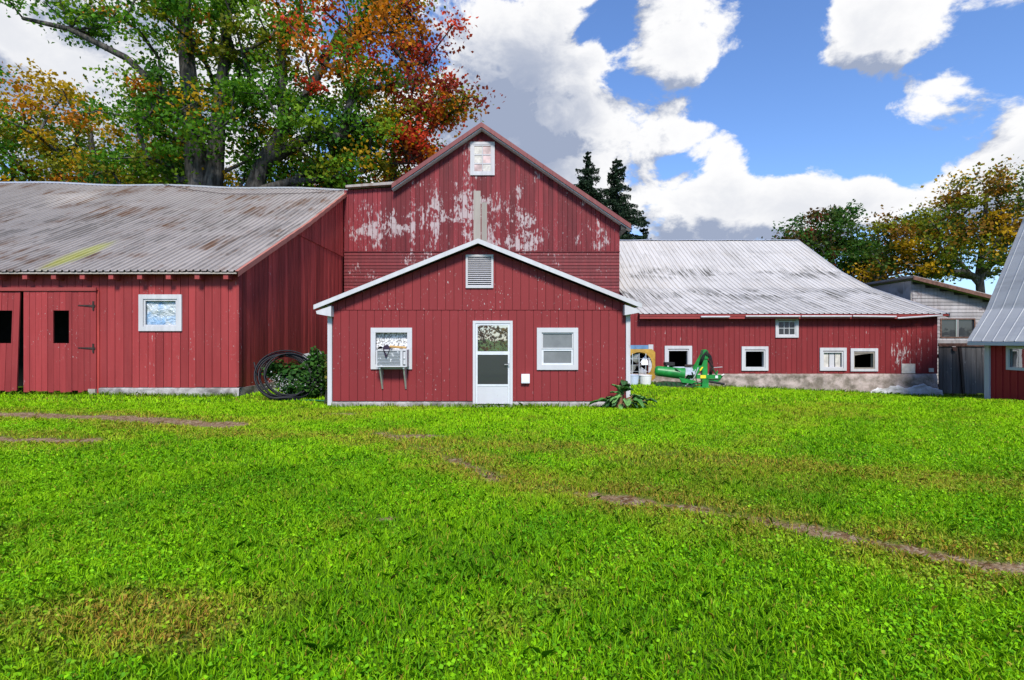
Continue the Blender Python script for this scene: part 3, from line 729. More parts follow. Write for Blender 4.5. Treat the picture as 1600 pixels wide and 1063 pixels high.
PR = [(20.28, 2.56), (21.1, 2.80), (24.7, 3.98), (27.0, 5.06), (31.0, 7.42)]
rx0, rx1 = 4.93, 16.85
roof = obj('roof', deck('x', rx0, rx1, PR, .05), MAT['trim_red'], wing)
obj('back_slope', deck('x', rx0, rx1, [(41.8, 2.3), (31.0, 7.42)], .05), MAT['roof_white'], roof)
roof_sheets(roof, 'x', rx0, rx1, PR, .70, 3, MAT['roof_white'], 8, rib_h=.035, rib_w=.03)
obj('ridge_cap', MB().grid(lambda u, v: (rx0+u*(rx1-rx0), 30.85+.32*v, 7.43+.07*math.sin(math.pi*v)+.012*math.sin(u*30)), 30, 4), MAT['zinc'], roof)
obj('rake_trim', MB().add([p for (b, z) in PR for p in ((rx1+.0, b, z+.06), (rx1+.035, b, z+.06), (rx1+.035, b, z-.12), (rx1, b, z-.12))],
    [(i*4+k, i*4+(k+1) % 4, (i+1)*4+(k+1) % 4, (i+1)*4+k) for i in range(len(PR)-1) for k in range(4)]), MAT['white_paint'], roof)
obj('fascia', MB().box(rx0, PX(1440, 20.3), 20.30, 20.34, 2.40, 2.515), MAT['trim_red'], roof)
for (xa, xb, dz, rot) in ((1095, 1140, .0, 0), (1165, 1250, .02, 0), (1252, 1330, .02, 0), (1332, 1400, .015, -.01), (1402, 1472, .0, .055)):
    a, b = PX(xa, 20.25), PX(xb, 20.25)
    obj('gutter', MB().tube([(a, 20.24, 2.475+dz-rot), (b, 20.24, 2.475+dz+rot)], .035, 7), MAT['white_paint'], roof)
obj('foundation', rough_wall(WX0, WX1-.05, WY, lambda x: ghs(x, 20.4)-.15, ZW-.015, .12, 150, 16, .13, 5.5, 1.3), MAT['foundation_stone'], wing, smooth=True)
def parge(u, v):
    x = PX(1350, WY) + u*(WX1+.04-PX(1350, WY)); zb = ghs(x, 20.2)-.1
    n0 = mnoise.fractal(Vector((x*1.6, 7, 3)), 1, 2, 4)
    top = zb + .08 + .40*min(1, u*2.6)**.8 + .16*n0 + .05*mnoise.noise(Vector((x*9, 2, 2)))
    n_ = mnoise.fractal(Vector((x*2.2, v*2.0, 3)), 1, 2, 4)
    return (x, WY-.17-.06*(1-v) - .035*n_ - .02*mnoise.noise(Vector((x*9, v*6, 5))) + (.16 if v > .99 else 0), zb + (top-zb)*v)
obj('parging', MB().grid(parge, 50, 14), MAT['parging_white'], wing, smooth=True)
obj('patch_board', MB().box(PX(1408, WY), PX(1429, WY), WY-.035, WY-.008, PZ(585, WY), PZ(570, WY)), MAT['board_pale'], wall)
obj('patch_board', MB().box(PX(1451, WY), PX(1458, WY), WY-.035, WY-.008, PZ(583, WY), PZ(577, WY)), MAT['board_pale'], wall)
lab = ['dark open window behind the green mower', 'dark open window with tidy white frame', 'white framed window boarded inside with pale slats', 'dark open window with a broken top rail', 'small six pane window under the eave']
for k, o in enumerate(opn[:5]):
    b = .12 if k < 4 else .10
    wf = obj('window', frame_boxes(o[0]-b, o[1]+b, o[2]-b*.8, o[3]+b*1.25, b, WY-.05, WY-.002, wb=b*.75), MAT['white_paint'], wing, label=lab[k])
    obj('jamb', frame_boxes(o[0]-.004, o[1]+.004, o[2]-.004, o[3]+.004, .05, WY-.02, WY+.14), MAT['white_paint'] if k != 3 else MAT['old_wood'], wf)
    if k == 2:
        for q in range(3):
            u = o[0]+.055+q*(o[1]-o[0]-.11)/3
            obj('slat', MB().box(u+.015, u+(o[1]-o[0]-.11)/3-.02, WY+.05, WY+.07, o[2]+.05, o[3]-.05), MAT['board_pale'] if q != 1 else MAT['white_paint'], wf)
    if k == 4:
        mb = MB(); ww = o[1]-o[0]-.1; hh_ = o[3]-o[2]-.1
        for q in (1, 2): mb.box(o[0]+.05+ww*q/3-.012, o[0]+.05+ww*q/3+.012, WY-.01, WY+.02, o[2]+.05, o[3]-.05)
        mb.box(o[0]+.05, o[1]-.05, WY-.012, WY+.018, (o[2]+o[3])/2-.012, (o[2]+o[3])/2+.012)
        obj('muntin', mb, MAT['clean_white'], wf)
        for q in range(6):
            i, j = q % 3, q // 3; xa = o[0]+.05+ww*i/3+.013; za = (o[2]+.05 if j == 0 else (o[2]+o[3])/2+.013)
            obj('pane', MB().box(xa, xa+ww/3-.026, WY+.0, WY+.006, za, za+hh_/2-.014), MAT['dark_glass'], wf)
    if k == 3:
        obj('broken_rail', MB().prism([(o[0]+.05, o[3]-.13), (o[0]+.05, o[3]-.06), (o[1]-.1, o[3]-.05), (o[0]+.3, o[3]-.09)], 'y', WY+.0, WY+.03), MAT['old_wood'], wf)

# ================================================================ weathered shed behind, plank gate, gambrel barn
GY_ = 24.0
old = thing('weathered_shed', 'weathered grey clapboard shed with sloping roof and dark windows behind the gate', 'shed', (20, GY_, -.7))
gx0, gx1 = PX(1425, GY_), 23.4; gz0, gz1 = PZ(441, GY_), 3.0
gtop = lambda a: gz0 + (gz1-gz0)*(a-gx0)/(gx1-gx0)
wz = (PX(1470, GY_), PX(1521, GY_), PZ(528, GY_), PZ(501, GY_))
wall = obj('wall', wall_core('y', GY_+.04, GY_+.12, gx0, gx1, -1, gtop, (), [wz]), MAT['backing_grey'], old)
zc = -1.0
while zc < gz0-.05:
    zt_ = zc + .16; mb = MB()
    xe = min(gx1, gx0 + (gz0-zt_)/(gz0-gz1)*(gx1-gx0)) if zt_ > gz1 else gx1
    segs = [(gx0, xe)] if not (zt_ > wz[2] and zc < wz[3]) else [(gx0, min(wz[0], xe)), (wz[1], xe)]
    for a, b in segs:
        if b-a > .05: mb.prism([(GY_-.03, zc), (GY_+.04, zc), (GY_+.04, zt_), (GY_-.006, zt_)], 'x', a, b-.005)
    if mb.v: obj('clapboard', mb, MAT['white_clapboard'], wall)
    zc = zt_
obj('side_wall', MB().box(gx0-.04, gx0+.03, GY_+.02, 38, -1, gz0+.02), MAT['roof_white'], old, label='tall side wall clad in pale sheet metal')
for k in range(14): obj('sheet_seam', MB().box(gx0-.055, gx0-.041, GY_+.4+k, GY_+.44+k, -1, gz0), MAT['roof_white'], old)
roof = obj('roof', MB().prism([(gx0-.25, gz0+.12), (gx1+.3, gz1-.02), (gx1+.3, gz1+.07), (gx0-.25, gz0+.22)], 'y', GY_-.4, 38.3), MAT['roof_galv'], old)
obj('rake_board', MB().prism([(gx0-.26, gz0+.03), (gx1+.3, gz1-.13), (gx1+.3, gz1+.03), (gx0-.26, gz0+.19)], 'y', GY_-.43, GY_-.402), MAT['rusty_rail'], roof)
wf = obj('window', frame_boxes(wz[0]-.05, wz[1]+.05, wz[2]-.05, wz[3]+.05, .05, GY_-.05, GY_-.01), MAT['rusty_rail'], old)
xm = (wz[0]+wz[1])/2
obj('mullion', MB().box(xm-.03, xm+.03, GY_-.04, GY_+.0, wz[2], wz[3]), MAT['white_clapboard'], wf)
for a, b in ((wz[0], xm-.031), (xm+.031, wz[1])): obj('pane', MB().box(a, b, GY_+.02, GY_+.03, wz[2], wz[3]), MAT['dark_glass'], wf)
obj('header_board', MB().box(gx0+1.0, gx1, GY_-.06, GY_-.035, PZ(541, GY_), PZ(534, GY_)), MAT['white_clapboard'], old)

FY = 21.2
gate = thing('plank_gate', 'weathered dark grey plank gate between the stable wing and gambrel barn', 'gate', (18, FY, ghs(18, FY)))
ga, gb, gz = PX(1467, FY), PX(1552, FY), ghs(17.5, FY)
obj('gate_frame', MB().box(ga, gb, FY+.03, FY+.07, gz+.3, gz+.45).box(ga, gb, FY+.03, FY+.07, gz+1.5, gz+1.65), MAT['backing_grey'], gate)
r = random.Random(4); x = ga
while x < gb:
    w = r.uniform(.15, .24); lean = .0 if x < PX(1502, FY) else .045
    b, tp = gz+.03+r.uniform(0, .05), PZ(543, FY)+r.uniform(-.03, .04)
    obj('plank', MB().prism([(x, b), (x+w-.012, b), (x+w-.012-lean, tp), (x-lean, tp)], 'y', FY-r.uniform(0, .012), FY+.029), MAT['grey_boards'], gate); x += w
obj('rail', MB().box(ga-.05, gb, FY-.06, FY-.02, PZ(543, FY), PZ(538, FY)), MAT['rusty_rail'], gate)
obj('brace', MB().prism([(PX(1503, FY), gz+.05), (PX(1507, FY), gz+.05), (PX(1501, FY), PZ(545, FY)), (PX(1497, FY), PZ(545, FY))], 'y', FY-.05, FY-.014), MAT['iron'], gate)
obj('hanger', MB().lathe([(-.03, .02), (-.03, .09), (.03, .09), (.03, .02)], (PX(1489, FY), FY-.08, PZ(547, FY)), 'y', 12), MAT['rusty_rail'], gate)

KX = 14.42; KY1 = 16.0; KY0 = 7.0; KW = 7.5
coop = thing('gambrel_barn', 'bright red ribbed barn with steep pale metal gambrel roof', 'barn', (KX+3.7, 12, -.3))
kw = (14.05, 15.25, PZ(576, 15), PZ(547, 15))
core = wall_core('x', KX+.02, KX+.12, KY0, KY1, -.6, flat(1.62), (), [(kw[0], kw[1], kw[2], kw[3])])
wall = obj('wall', core, MAT['coop_red'], coop)
y_ = KY0
while y_ < KY1-.05:
    rb = MB()
    for pl in pieces(y_, y_+.04, -.45, flat(1.6), (), [(kw[0]-.09, kw[1]+.09, kw[2]-.09, kw[3]+.09)]): rb.prism(pl, 'x', KX-.004, KX+.02); obj('rib', rb, MAT['coop_red'], wall); rb = MB()
    y_ += .229
obj('corner_board', MB().box(KX-.03, KX+.14, KY1-.13, KY1+.03, -.5, 1.6), MAT['white_paint'], coop)
fr_ = MB()
for (a, b, c, d_) in ((kw[0]-.08, kw[1]+.08, kw[3], kw[3]+.08), (kw[0]-.08, kw[1]+.08, kw[2]-.08, kw[2]), (kw[0]-.08, kw[0], kw[2], kw[3]), (kw[1], kw[1]+.08, kw[2], kw[3])): fr_.box(KX-.03, KX+.1, a, b, c, d_)
wf = obj('window', fr_, MAT['clean_white'], coop)
obj('pane', MB().box(KX+.03, KX+.04, kw[0], kw[1], kw[2], kw[3]), MAT['window_glass'], wf)
lo = [(KX-.27, 1.50), (KX+.33, 2.48), (KX+1.50, 5.32)]
mid_x = KX+KW/2
full = lo + [(mid_x, 6.9)] + [(2*mid_x-b, z) for b, z in lo[::-1]]
roof = obj('roof', deck('y', KY0-.4, KY1+.35, full, .08), MAT['clean_white'], coop)
for seg, sd in ((lo, 3), ([(KX+1.50, 5.32), (mid_x, 6.9)], 4)):
    roof_sheets(roof, 'y', KY0-.4, KY1+.36, seg, .69, 2, MAT['roof_coop'], sd, rib_h=.02, rib_w=.022, ragged=.004)
roof_sheets(roof, 'y', KY0-.4, KY1+.36, [(2*mid_x-b, z) for b, z in lo] , .69, 2, MAT['roof_coop'], 5, ragged=.004)
obj('break_flashing', MB().tube([(KX+1.49, KY0-.4, 5.37), (KX+1.49, KY1+.37, 5.37)], .035, 6), MAT['zinc'], roof)
gp = [(KX+.13, -.5), (KX+.13, 1.7)] + [(b+.1, z-.12) for b, z in lo[1:]] + [(mid_x, 6.75)] + [(2*mid_x-b-.1, z-.12) for b, z in lo[1:][::-1]] + [(KX+KW-.13, 1.7), (KX+KW-.13, -.5)]
obj('gable_wall', MB().prism(gp, 'y', KY1-.12, KY1-.02).prism(gp, 'y', KY0, KY0+.1).box(KX+KW-.12, KX+KW, KY0, KY1, -.5, 1.7), MAT['coop_red'], coop)

# ================================================================ trees
def leaf_mesh(name, cen, nrm_up, size, cols, mat, parent, aspect=1.0, seed=0, kind=None):
    g = np.random.default_rng(seed); n = len(cen)
    nr = g.normal(size=(n, 3)); nr[:, 2] += nrm_up; nr /= np.linalg.norm(nr, axis=1)[:, None]
    a = np.cross(nr, g.normal(size=(n, 3))); a /= np.linalg.norm(a, axis=1)[:, None]
    b = np.cross(nr, a); s = size*g.uniform(.6, 1.35, n)[:, None]
    v = np.stack([cen - a*s*.5, cen + b*s*.42*aspect + nr*s*.12, cen + a*s*.55, cen - b*s*.42*aspect + nr*s*.12], 1).reshape(-1, 3)
    f = np.arange(4*n).reshape(n, 4)
    me = bpy.data.meshes.new(name); np_mesh(me, v, f)
    ca = me.color_attributes.new('Col', 'FLOAT_COLOR', 'POINT')
    c4 = np.concatenate([np.repeat(cols, 4, 0), np.ones((4*n, 1))], 1).astype(np.float32)
    ca.data.foreach_set('color', c4.ravel())
    me.materials.append(mat); o = bpy.data.objects.new(name, me); COL.objects.link(o)
    if parent: o.parent = parent
    if kind: o['kind'] = kind
    return o
def tree(name, label, base, trunks, crowns, n_cl, n_leaf, size, colour, seed, group, r0=.035, clump=.75, thin=1.0):
    """trunks: polylines (local) with radii; crowns: ellipsoids (cx,cy,cz,rx,ry,rz,weight) local to the base"""
    g = np.random.default_rng(seed)
    root = thing(name, label, 'tree', base, group)
    nodes, par, fixed = [], [], {}
    for line, rad in trunks:
        prev = -1
        for i, p in enumerate(line):
            if prev == -1 and nodes:
                prev = int(np.argmin([np.linalg.norm(np.array(q)-np.array(p)) for q in nodes]))
                if np.linalg.norm(np.array(nodes[prev])-np.array(p)) < .01: continue
            nodes.append(tuple(p)); par.append(prev); prev = len(nodes)-1
            fixed[prev] = rad[0] + (rad[1]-rad[0])*i/(len(line)-1)
    wts = np.array([c[6] for c in crowns]); wts = wts/wts.sum()
    att = []
    for _ in range(n_cl):
        c = crowns[g.choice(len(crowns), p=wts)]
        d = g.normal(size=3); d /= np.linalg.norm(d); q = g.uniform(.12, 1)**(1/2.2)
        att.append([c[0]+d[0]*c[3]*q, c[1]+d[1]*c[4]*q, c[2]+d[2]*c[5]*q])
    att = np.array(att); top = np.array(trunks[0][0][-1])*.5 + np.array(trunks[0][0][0])*.5
    tips = []
    for a in att[np.argsort(np.linalg.norm(att-top, axis=1))]:
        N_ = np.array(nodes); dv = a - N_
        cost = np.linalg.norm(dv, axis=1) + 1.2*np.maximum(0, N_[:, 2]-a[2]+.4) + .12*np.linalg.norm(N_-top, axis=1)
        cost[:len(trunks[0][0])//3] += 5
        j = int(np.argmin(cost)); p = N_[j]; L = np.linalg.norm(a-p); k = max(1, int(L/1.1)); prev = j
        for i in range(1, k+1):
            t_ = i/k; q = p + (a-p)*t_ + np.array([0, 0, .10*L*math.sin(math.pi*t_)]) + (g.normal(size=3)*.10*min(1, L/2) if i < k else 0)
            nodes.append(tuple(q)); par.append(prev); prev = len(nodes)-1
        tips.append(prev)
    cnt = np.zeros(len(nodes)); cnt[tips] = 1
    for i in range(len(nodes)-1, -1, -1):
        if par[i] >= 0: cnt[par[i]] += cnt[i]
    rad = r0*np.maximum(1, cnt)**.46
    for i, rr in fixed.items(): rad[i] = max(rr, .0)
    P = np.array(nodes); ring = 6; vs, fs = [], []
    ang = np.arange(ring)*2*np.pi/ring
    for i, p in enumerate(par):
        if p < 0: continue
        A, B = P[p], P[i]; tdir = B-A; ln = np.linalg.norm(tdir)
        if ln < 1e-5: continue
        tdir /= ln; u = np.cross(tdir, (.3, .9, .2)); u /= np.linalg.norm(u); w = np.cross(tdir, u)
        ra = min(rad[p], rad[i]*1.5) if i not in fixed else rad[p]; rb = rad[i]; b0 = len(vs)
        for c_, r_ in ((A, ra), (B + tdir*rb*.2, rb)):
            vs += [tuple(c_ + r_*(math.cos(x)*u + math.sin(x)*w)) for x in ang]
        fs += [(b0+k, b0+(k+1) % ring, b0+ring+(k+1) % ring, b0+ring+k) for k in range(ring)]
    mb = MB(); off = ROOTS[root.name]; mb.v = [(x+off[0], y+off[1], z+off[2]) for x, y, z in vs]; mb.f = fs
    obj('trunk', mb, MAT['bark'], root, smooth=True, fix=False)
    # foliage: each clump is a loose spray round its twig
    T = P[tips]; m_ = len(T)
    per = g.poisson(n_leaf, m_)*(g.uniform(0, 1, m_) < thin)
    ci = np.repeat(np.arange(m_), per)
    off_ = g.normal(size=(len(ci), 3))*np.array([clump, clump, clump*.55])*g.uniform(.55, 1.3, m_)[ci][:, None]
    off_[:, 2] -= .10*np.abs(off_[:, 0])
    cen = T[ci] + off_
    base_c = np.array([colour(T[k], g) for k in range(m_)])
    cols = np.clip(base_c[ci]*g.uniform(.65, 1.35, (len(ci), 1)) + g.normal(size=(len(ci), 3))*.006, .003, 1)
    leaf_mesh('crown', cen, .7, size, cols, MAT['leaf'], root, seed=seed+1)
    return root
def pick(g, opts):
    w = np.array([o[1] for o in opts], float); k = g.choice(len(opts), p=w/w.sum()); return np.array(opts[k][0])
GRN, DGR, OLV, YEL, ORG, RED_, DRD = (.085, .215, .016), (.042, .115, .016), (.19, .205, .016), (.46, .28, .014), (.50, .18, .014), (.55, .065, .03), (.25, .04, .025)
def col_a(p, g): return pick(g, [(GRN, 6), (DGR, 1.6), ((.16, .27, .018), 2.4), (OLV, 1.2), (YEL, .6), (ORG, .3)])
def col_b(p, g):
    if p[0] > 9.3 and p[2] > 10.5: return pick(g, [(RED_, 2.2), (DRD, 2.6), (ORG, 2.5), (OLV, 1.0)])
    if p[2] > 15.5 and p[0] > 4.5: return pick(g, [(RED_, 1.4), (ORG, 3), (GRN, 2), (OLV, 2)])
    return pick(g, [(GRN, 5), (DGR, 1), ((.16, .27, .018), 2.4), (OLV, 2.4), (ORG, .55), (YEL, .6), (RED_, .25)])
def col_c(p, g): return pick(g, [(YEL, 3.2), (ORG, 2), (OLV, 2.6), (GRN, 1.8)]) if p[2] > 9.5 else pick(g, [(YEL, 2), (ORG, 2.2), (OLV, 3), (GRN, 1.5)])
def col_d(p, g): return pick(g, [(YEL, 4), (OLV, 2.5), (ORG, .8), (GRN, 1.4)])
def col_e(p, g): return pick(g, [(DGR, 4), ((.05, .095, .018), 4), (DRD, 1.2), ((.10, .06, .02), 1)]) if p[0] < 3.5 or p[2] > 10 else pick(g, [(DRD, 4), (RED_, 1.2), (DGR, 2)])
def col_f(p, g): return pick(g, [(OLV, 3.4), (YEL, 2.2), ((.22, .11, .012), 2.2), ((.06, .10, .014), 2.4)])
TG = 'maples behind the long shed'
tree('maple_tree', 'green maple with a thick upright double trunk behind the long shed', (-17.9, 30.2, 0),
     [([(0, 0, 0), (0, 0, 4), (.05, 0, 8), (-.15, 0, 11), (-.4, 0, 14), (-.9, .2, 18), (-1.2, .3, 22)], (.95, .3)),
      ([(0.05, 0, 8), (.75, .1, 11), (.9, .2, 14), (1.2, .2, 17), (1.6, .2, 22)], (.6, .22)),
      ([(-.15, 0, 13), (-1.9, -.2, 15.6), (-4.0, -.3, 17.6), (-7.2, -.4, 19.2), (-9.8, -.4, 19.8)], (.28, .10))],
     [(0, 0, 17, 4.4, 4, 7, 3), (1.8, 0, 20, 5, 4, 5, 2), (-3.6, .5, 12.8, 3.8, 3.0, 3.2, 1.7), (2.2, 2.5, 12.5, 2.4, 2, 3, .7), (-8, 0, 20.5, 3.5, 2, 1.6, .6)],
     185, 135, .215, col_a, 21, TG, clump=.60)
tree('maple_tree', 'wide maple turning scarlet on its outer boughs behind the gable barn', (-15.6, 31, 0),
     [([(0, 0, 0), (.1, 0, 4), (.0, 0, 8), (.25, 0, 10), (.9, 0, 12), (2.2, 0, 14), (3.8, 0, 16.5), (5.6, 0, 20)], (.8, .2)),
      ([(.9, 0, 12), (3.5, -.2, 13.3), (6.5, -.3, 14.0), (9.5, -.3, 15.0), (12.5, -.3, 15.7)], (.36, .08)),
      ([(2.2, 0, 14), (1.9, .2, 17), (1.8, .2, 21)], (.36, .15)),
      ([(.25, 0, 10), (2.6, -.3, 10.8), (5.5, -.4, 11.0), (8.5, -.4, 11.8)], (.3, .07))],
     [(5, 0, 17, 6.3, 4.5, 6.5, 4), (9.2, 0, 18.5, 3.6, 3.5, 4.5, 2.0), (11.6, -.3, 15.3, 2.4, 2, 1.2, .75), (7.4, 0, 12.4, 4.6, 3, 2.6, 2.2), (3.6, 1.6, 11.3, 3.0, 2, 2.2, 1.0), (9, -.4, 13.4, 2.6, 2, 1.6, .7)],
     265, 135, .21, col_b, 22, TG, clump=.60)
tree('maple_tree', 'golden orange maple with arching boughs at the far end of the long shed', (-28.5, 36, 0),
     [([(0, 0, 0), (.1, 0, 5), (.3, 0, 9), (.1, 0, 12), (-.4, 0, 16)], (.5, .15))],
     [(0, 0, 15, 7.5, 5, 5.2, 3), (-5, 0, 14, 4, 4, 4, 1.2), (4, 0, 12.5, 3.5, 3, 2.6, 1), (-6, 0, 20, 3, 2, 1.5, .3)],
     160, 135, .23, col_c, 23, TG, clump=.72)
tree('maple_tree', 'low yellow maple glowing between the trunks behind the shed', (-14.5, 42, 0),
     [([(0, 0, 0), (.1, 0, 4), (0, 0, 9), (.2, 0, 13)], (.35, .1))],
     [(-3, 0, 13, 6.5, 3, 3.2, 2), (4.5, 0, 12.6, 6, 3, 2.8, 2), (9.5, 0, 12, 3, 3, 2.2, .8)],
     110, 135, .25, col_d, 24, TG, clump=.8)
TR = 'autumn trees behind the stable wing'
tE = tree('maple_tree', 'rounded dark green maple with wine red tinges beyond the white roof', (30.2, 50, 0),
     [([(0, 0, 0), (0, 0, 4), (.2, 0, 8), (0, 0, 12)], (.45, .12))],
     [(-.6, 0, 10.2, 4.2, 4, 4.4, 3), (-3.2, 0, 9, 2.6, 3, 2.9, 1), (3, 0, 9.2, 2.8, 3, 3.3, 1.2), (4.6, 0, 7, 2, 2, 2.2, .7)],
     170, 135, .25, col_e, 25, TR, clump=.62)
tF = tree('oak_tree', 'airy olive and gold tree with dark forked trunk beside the gambrel barn', (37.4, 42, 0),
     [([(0, 0, 0), (.1, 0, 4), (-.1, 0, 7), (.3, 0, 10), (.5, 0, 13.5)], (.42, .12)), ([(-.1, 0, 6), (-2, 0, 8.2), (-4.5, 0, 9.6), (-7, 0, 10.2)], (.2, .06)), ([(-.1, 0, 6.5), (2, 0, 9), (3, 0, 12)], (.22, .08))],
     [(.8, 0, 12.2, 4, 3.5, 3.3, 2.4), (-4.5, 0, 9.6, 4.3, 3, 2.9, 2.2), (3.8, 0, 10, 3.4, 3, 3.2, 1.4), (-6.3, 0, 7.4, 3, 2.5, 1.8, 1.1), (-1, 0, 8, 3, 2.5, 2, .8)],
     190, 110, .23, col_f, 26, TR, clump=.62)
# far wood across the fields behind the viewer, mirrored in the storm door glass
g = np.random.default_rng(81); k = 22000
ux = g.uniform(-120, 120, k); th = 3.9 + .9*wob(ux, 0*ux, .22, 1.0) + .8*wob(ux, 0*ux, .7, 2.0)
cw = np.stack([ux, -60 + g.normal(size=k)*1.5, np.abs(th)*g.uniform(0, 1, k)**.7], -1)
ti = (ux/2.6).astype(int); tone = np.random.default_rng(82).choice(4, 400)[ti + 150]
wc = np.array([(.16, .07, .02), (.05, .07, .015), (.20, .12, .02), (.09, .05, .02)])[tone]*g.uniform(.6, 1.3, (k, 1))
o = leaf_mesh('treeline', cw, .3, .42, wc, MAT['leaf'], None, 1.0, 83)
o['kind'] = 'stuff'; o['label'] = 'autumn hedgerow wood across the field, mirrored in the storm door glass'; o['category'] = 'wood'

def spruce(label, base, h, wid, seed, low=3.0):
    g = np.random.default_rng(seed); root = thing('spruce_tree', label, 'tree', base, 'dark spruces behind the gable barn')
    b = Vector(base); mb = MB().tube([b, b+Vector((.05, 0, h*.5)), b+Vector((0, 0, h))], [.28, .16, .02], 8)
    cen, z = [], low
    while z < h-.15:
        k = (h-z); L = min(wid, .2 + .46*k)*g.uniform(.8, 1.15)
        for q in range(g.integers(5, 8)):
            a = g.uniform(0, 2*np.pi); Lq = L*g.uniform(.65, 1.1); pts = []
            for s in np.linspace(0, 1, 7):
                rr = Lq*s; zz = z + .10*Lq*s - .42*Lq*s*s*(1 if k > 2 else .3) + .18*Lq*s**4
                pts.append((math.cos(a)*rr, math.sin(a)*rr, zz))
            mb.tube([(p[0]+b.x, p[1]+b.y, p[2]+b.z) for p in pts[::2]], [.03, .02, .012, .006], 4)
            P_ = np.array(pts); n = int(30 + 80*Lq)
            s = g.uniform(.12, 1, n); i = np.minimum((s*6).astype(int), 5); f = s*6-i
            c = P_[i]*(1-f)[:, None] + P_[i+1]*f[:, None]
            side = np.array([-math.sin(a), math.cos(a), 0])
            c = c + side*(g.normal(size=(n, 1))*.16*(1.15-s)[:, None]*min(1.6, Lq)) ; c[:, 2] -= np.abs(g.normal(size=n))*.20*min(1, Lq)
            cen.append(c)
        z += g.uniform(.26, .42)
    obj('trunk', mb, MAT['bark'], root, smooth=True)
    cen = np.concatenate(cen); cols = np.array((.016, .034, .016))*g.uniform(.5, 1.5, (len(cen), 1))
    leaf_mesh('crown', cen, .2, .21, cols, MAT['needle'], root, aspect=.5, seed=seed)
spruce('slender dark spruce behind the gable barn roof', (6.5, 45, 0), PZ(238, 45), 2.5, 31)
spruce('fuller dark spruce with drooping boughs above the white roof', (9.1, 45.6, 0), PZ(246, 45.6), 3.6, 32)
spruce('short dark spruce whose tip just clears the white roof', (11.6, 46.5, 0), PZ(352, 46), 2.2, 33)

# ================================================================ grass and weeds
def blades(name, x, y, hgt, wid, col, seed, mat='grass_blade', spread=.6):
    g = np.random.default_rng(seed); n = len(x); z = gh(x, y)
    a = g.uniform(0, 2*np.pi, n); lean = g.uniform(.1, spread, n)*hgt; la = g.uniform(0, 2*np.pi, n)
    dx, dy = np.cos(a)*wid/2, np.sin(a)*wid/2; lx, ly = np.cos(la)*lean, np.sin(la)*lean
    b0 = np.stack([x-dx, y-dy, z-.01], -1); b1 = np.stack([x+dx, y+dy, z-.01], -1)
    m1 = np.stack([x+dx*.8+lx*.35, y+dy*.8+ly*.35, z+hgt*.6], -1); m0 = np.stack([x-dx*.8+lx*.35, y-dy*.8+ly*.35, z+hgt*.6], -1)
    t_ = np.stack([x+lx*1.1, y+ly*1.1, z+hgt*g.uniform(.75, 1, n)], -1)
    v = np.stack([b0, b1, m1, t_, m0], 1).reshape(-1, 3); f = np.arange(5*n).reshape(n, 5)
    me = bpy.data.meshes.new(name); np_mesh(me, v, f)
    ca = me.color_attributes.new('Col', 'FLOAT_COLOR', 'POINT')
    ca.data.foreach_set('color', np.concatenate([np.repeat(col, 5, 0), np.ones((5*n, 1))], 1).astype(np.float32).ravel())
    me.materials.append(MAT[mat]); o = bpy.data.objects.new(name, me); COL.objects.link(o); return o
def scatter(n, y0, y1, power, seed):
    g = np.random.default_rng(seed)
    u = g.uniform(0, 1, n); y = (y0**power + u*(y1**power-y0**power))**(1/power)
    x = g.uniform(-1, 1, n)*(y*1.04+.6); return x, y, g
def grass_cols(x, y, g):
    n = len(x); dry = dry_at(x, y)
    pn = wob(x, y, 1.3, 8.0)*.5 + wob(x, y, 3.7, 9.0)*.3
    a, b, c = np.array((.09, .27, .004)), np.array((.37, .66, .007)), np.array((.46, .28, .05))
    k = np.clip(.33 + pn*.55 + g.normal(size=n)*.25 + .34*sstep(y, 5, 12), 0, 1)[:, None]
    col = a*(1-k) + b*k
    d = np.clip(dry*g.uniform(.1, 1.5, n) + (g.uniform(0, 1, n) < .035)*.8, 0, 1)[:, None]
    return np.clip(col*(1-d) + c*d*g.uniform(.5, 1.2, (n, 1)), .003, 1)
def clear_of_walls(x, y):
    ok = ~((x > MX0-.05) & (x < MX1+.05) & (y > MY-.02)) & ~((x < SXR+.05) & (y > SY-.1)) & ~((x > WX0) & (y > WY-.12)) & ~((x > KX-.02) & (y < KY1+.1))
    return ok & (y < 23.7)
X, Y, G = [], [], None
parts_ = []
for (n, y0, y1, pw, h0, w0, sd) in ((230000, 2.1, 6.5, 1.5, .048, .0062, 41), (230000, 6.0, 13.0, 1.6, .048, .011, 42), (120000, 12.5, 22.5, 1.8, .055, .02, 43)):
    x, y, g = scatter(n, y0, y1, pw, sd)
    keep = clear_of_walls(x, y) & (g.uniform(0, 1, n) > wear_at(x, y)*1.25) & (g.uniform(0, 1, n) > .25*dry_at(x, y))
    x, y = x[keep], y[keep]; n = len(x)
    clumpy = np.clip(1 + .5*wob(x, y, 5.0, 3.0) + .5*wob(x, y, 17.0, 6.0), .3, 2.0)
    parts_.append((x, y, h0*clumpy*g.uniform(.6, 1.35, n), w0*g.uniform(.7, 1.4, n), grass_cols(x, y, g)))
o = blades('grass', *[np.concatenate([p[i] for p in parts_]) for i in range(5)], 44, spread=1.1)
o['kind'] = 'stuff'; o['label'] = 'short bright green mown grass covering the yard'; o['category'] = 'grass'
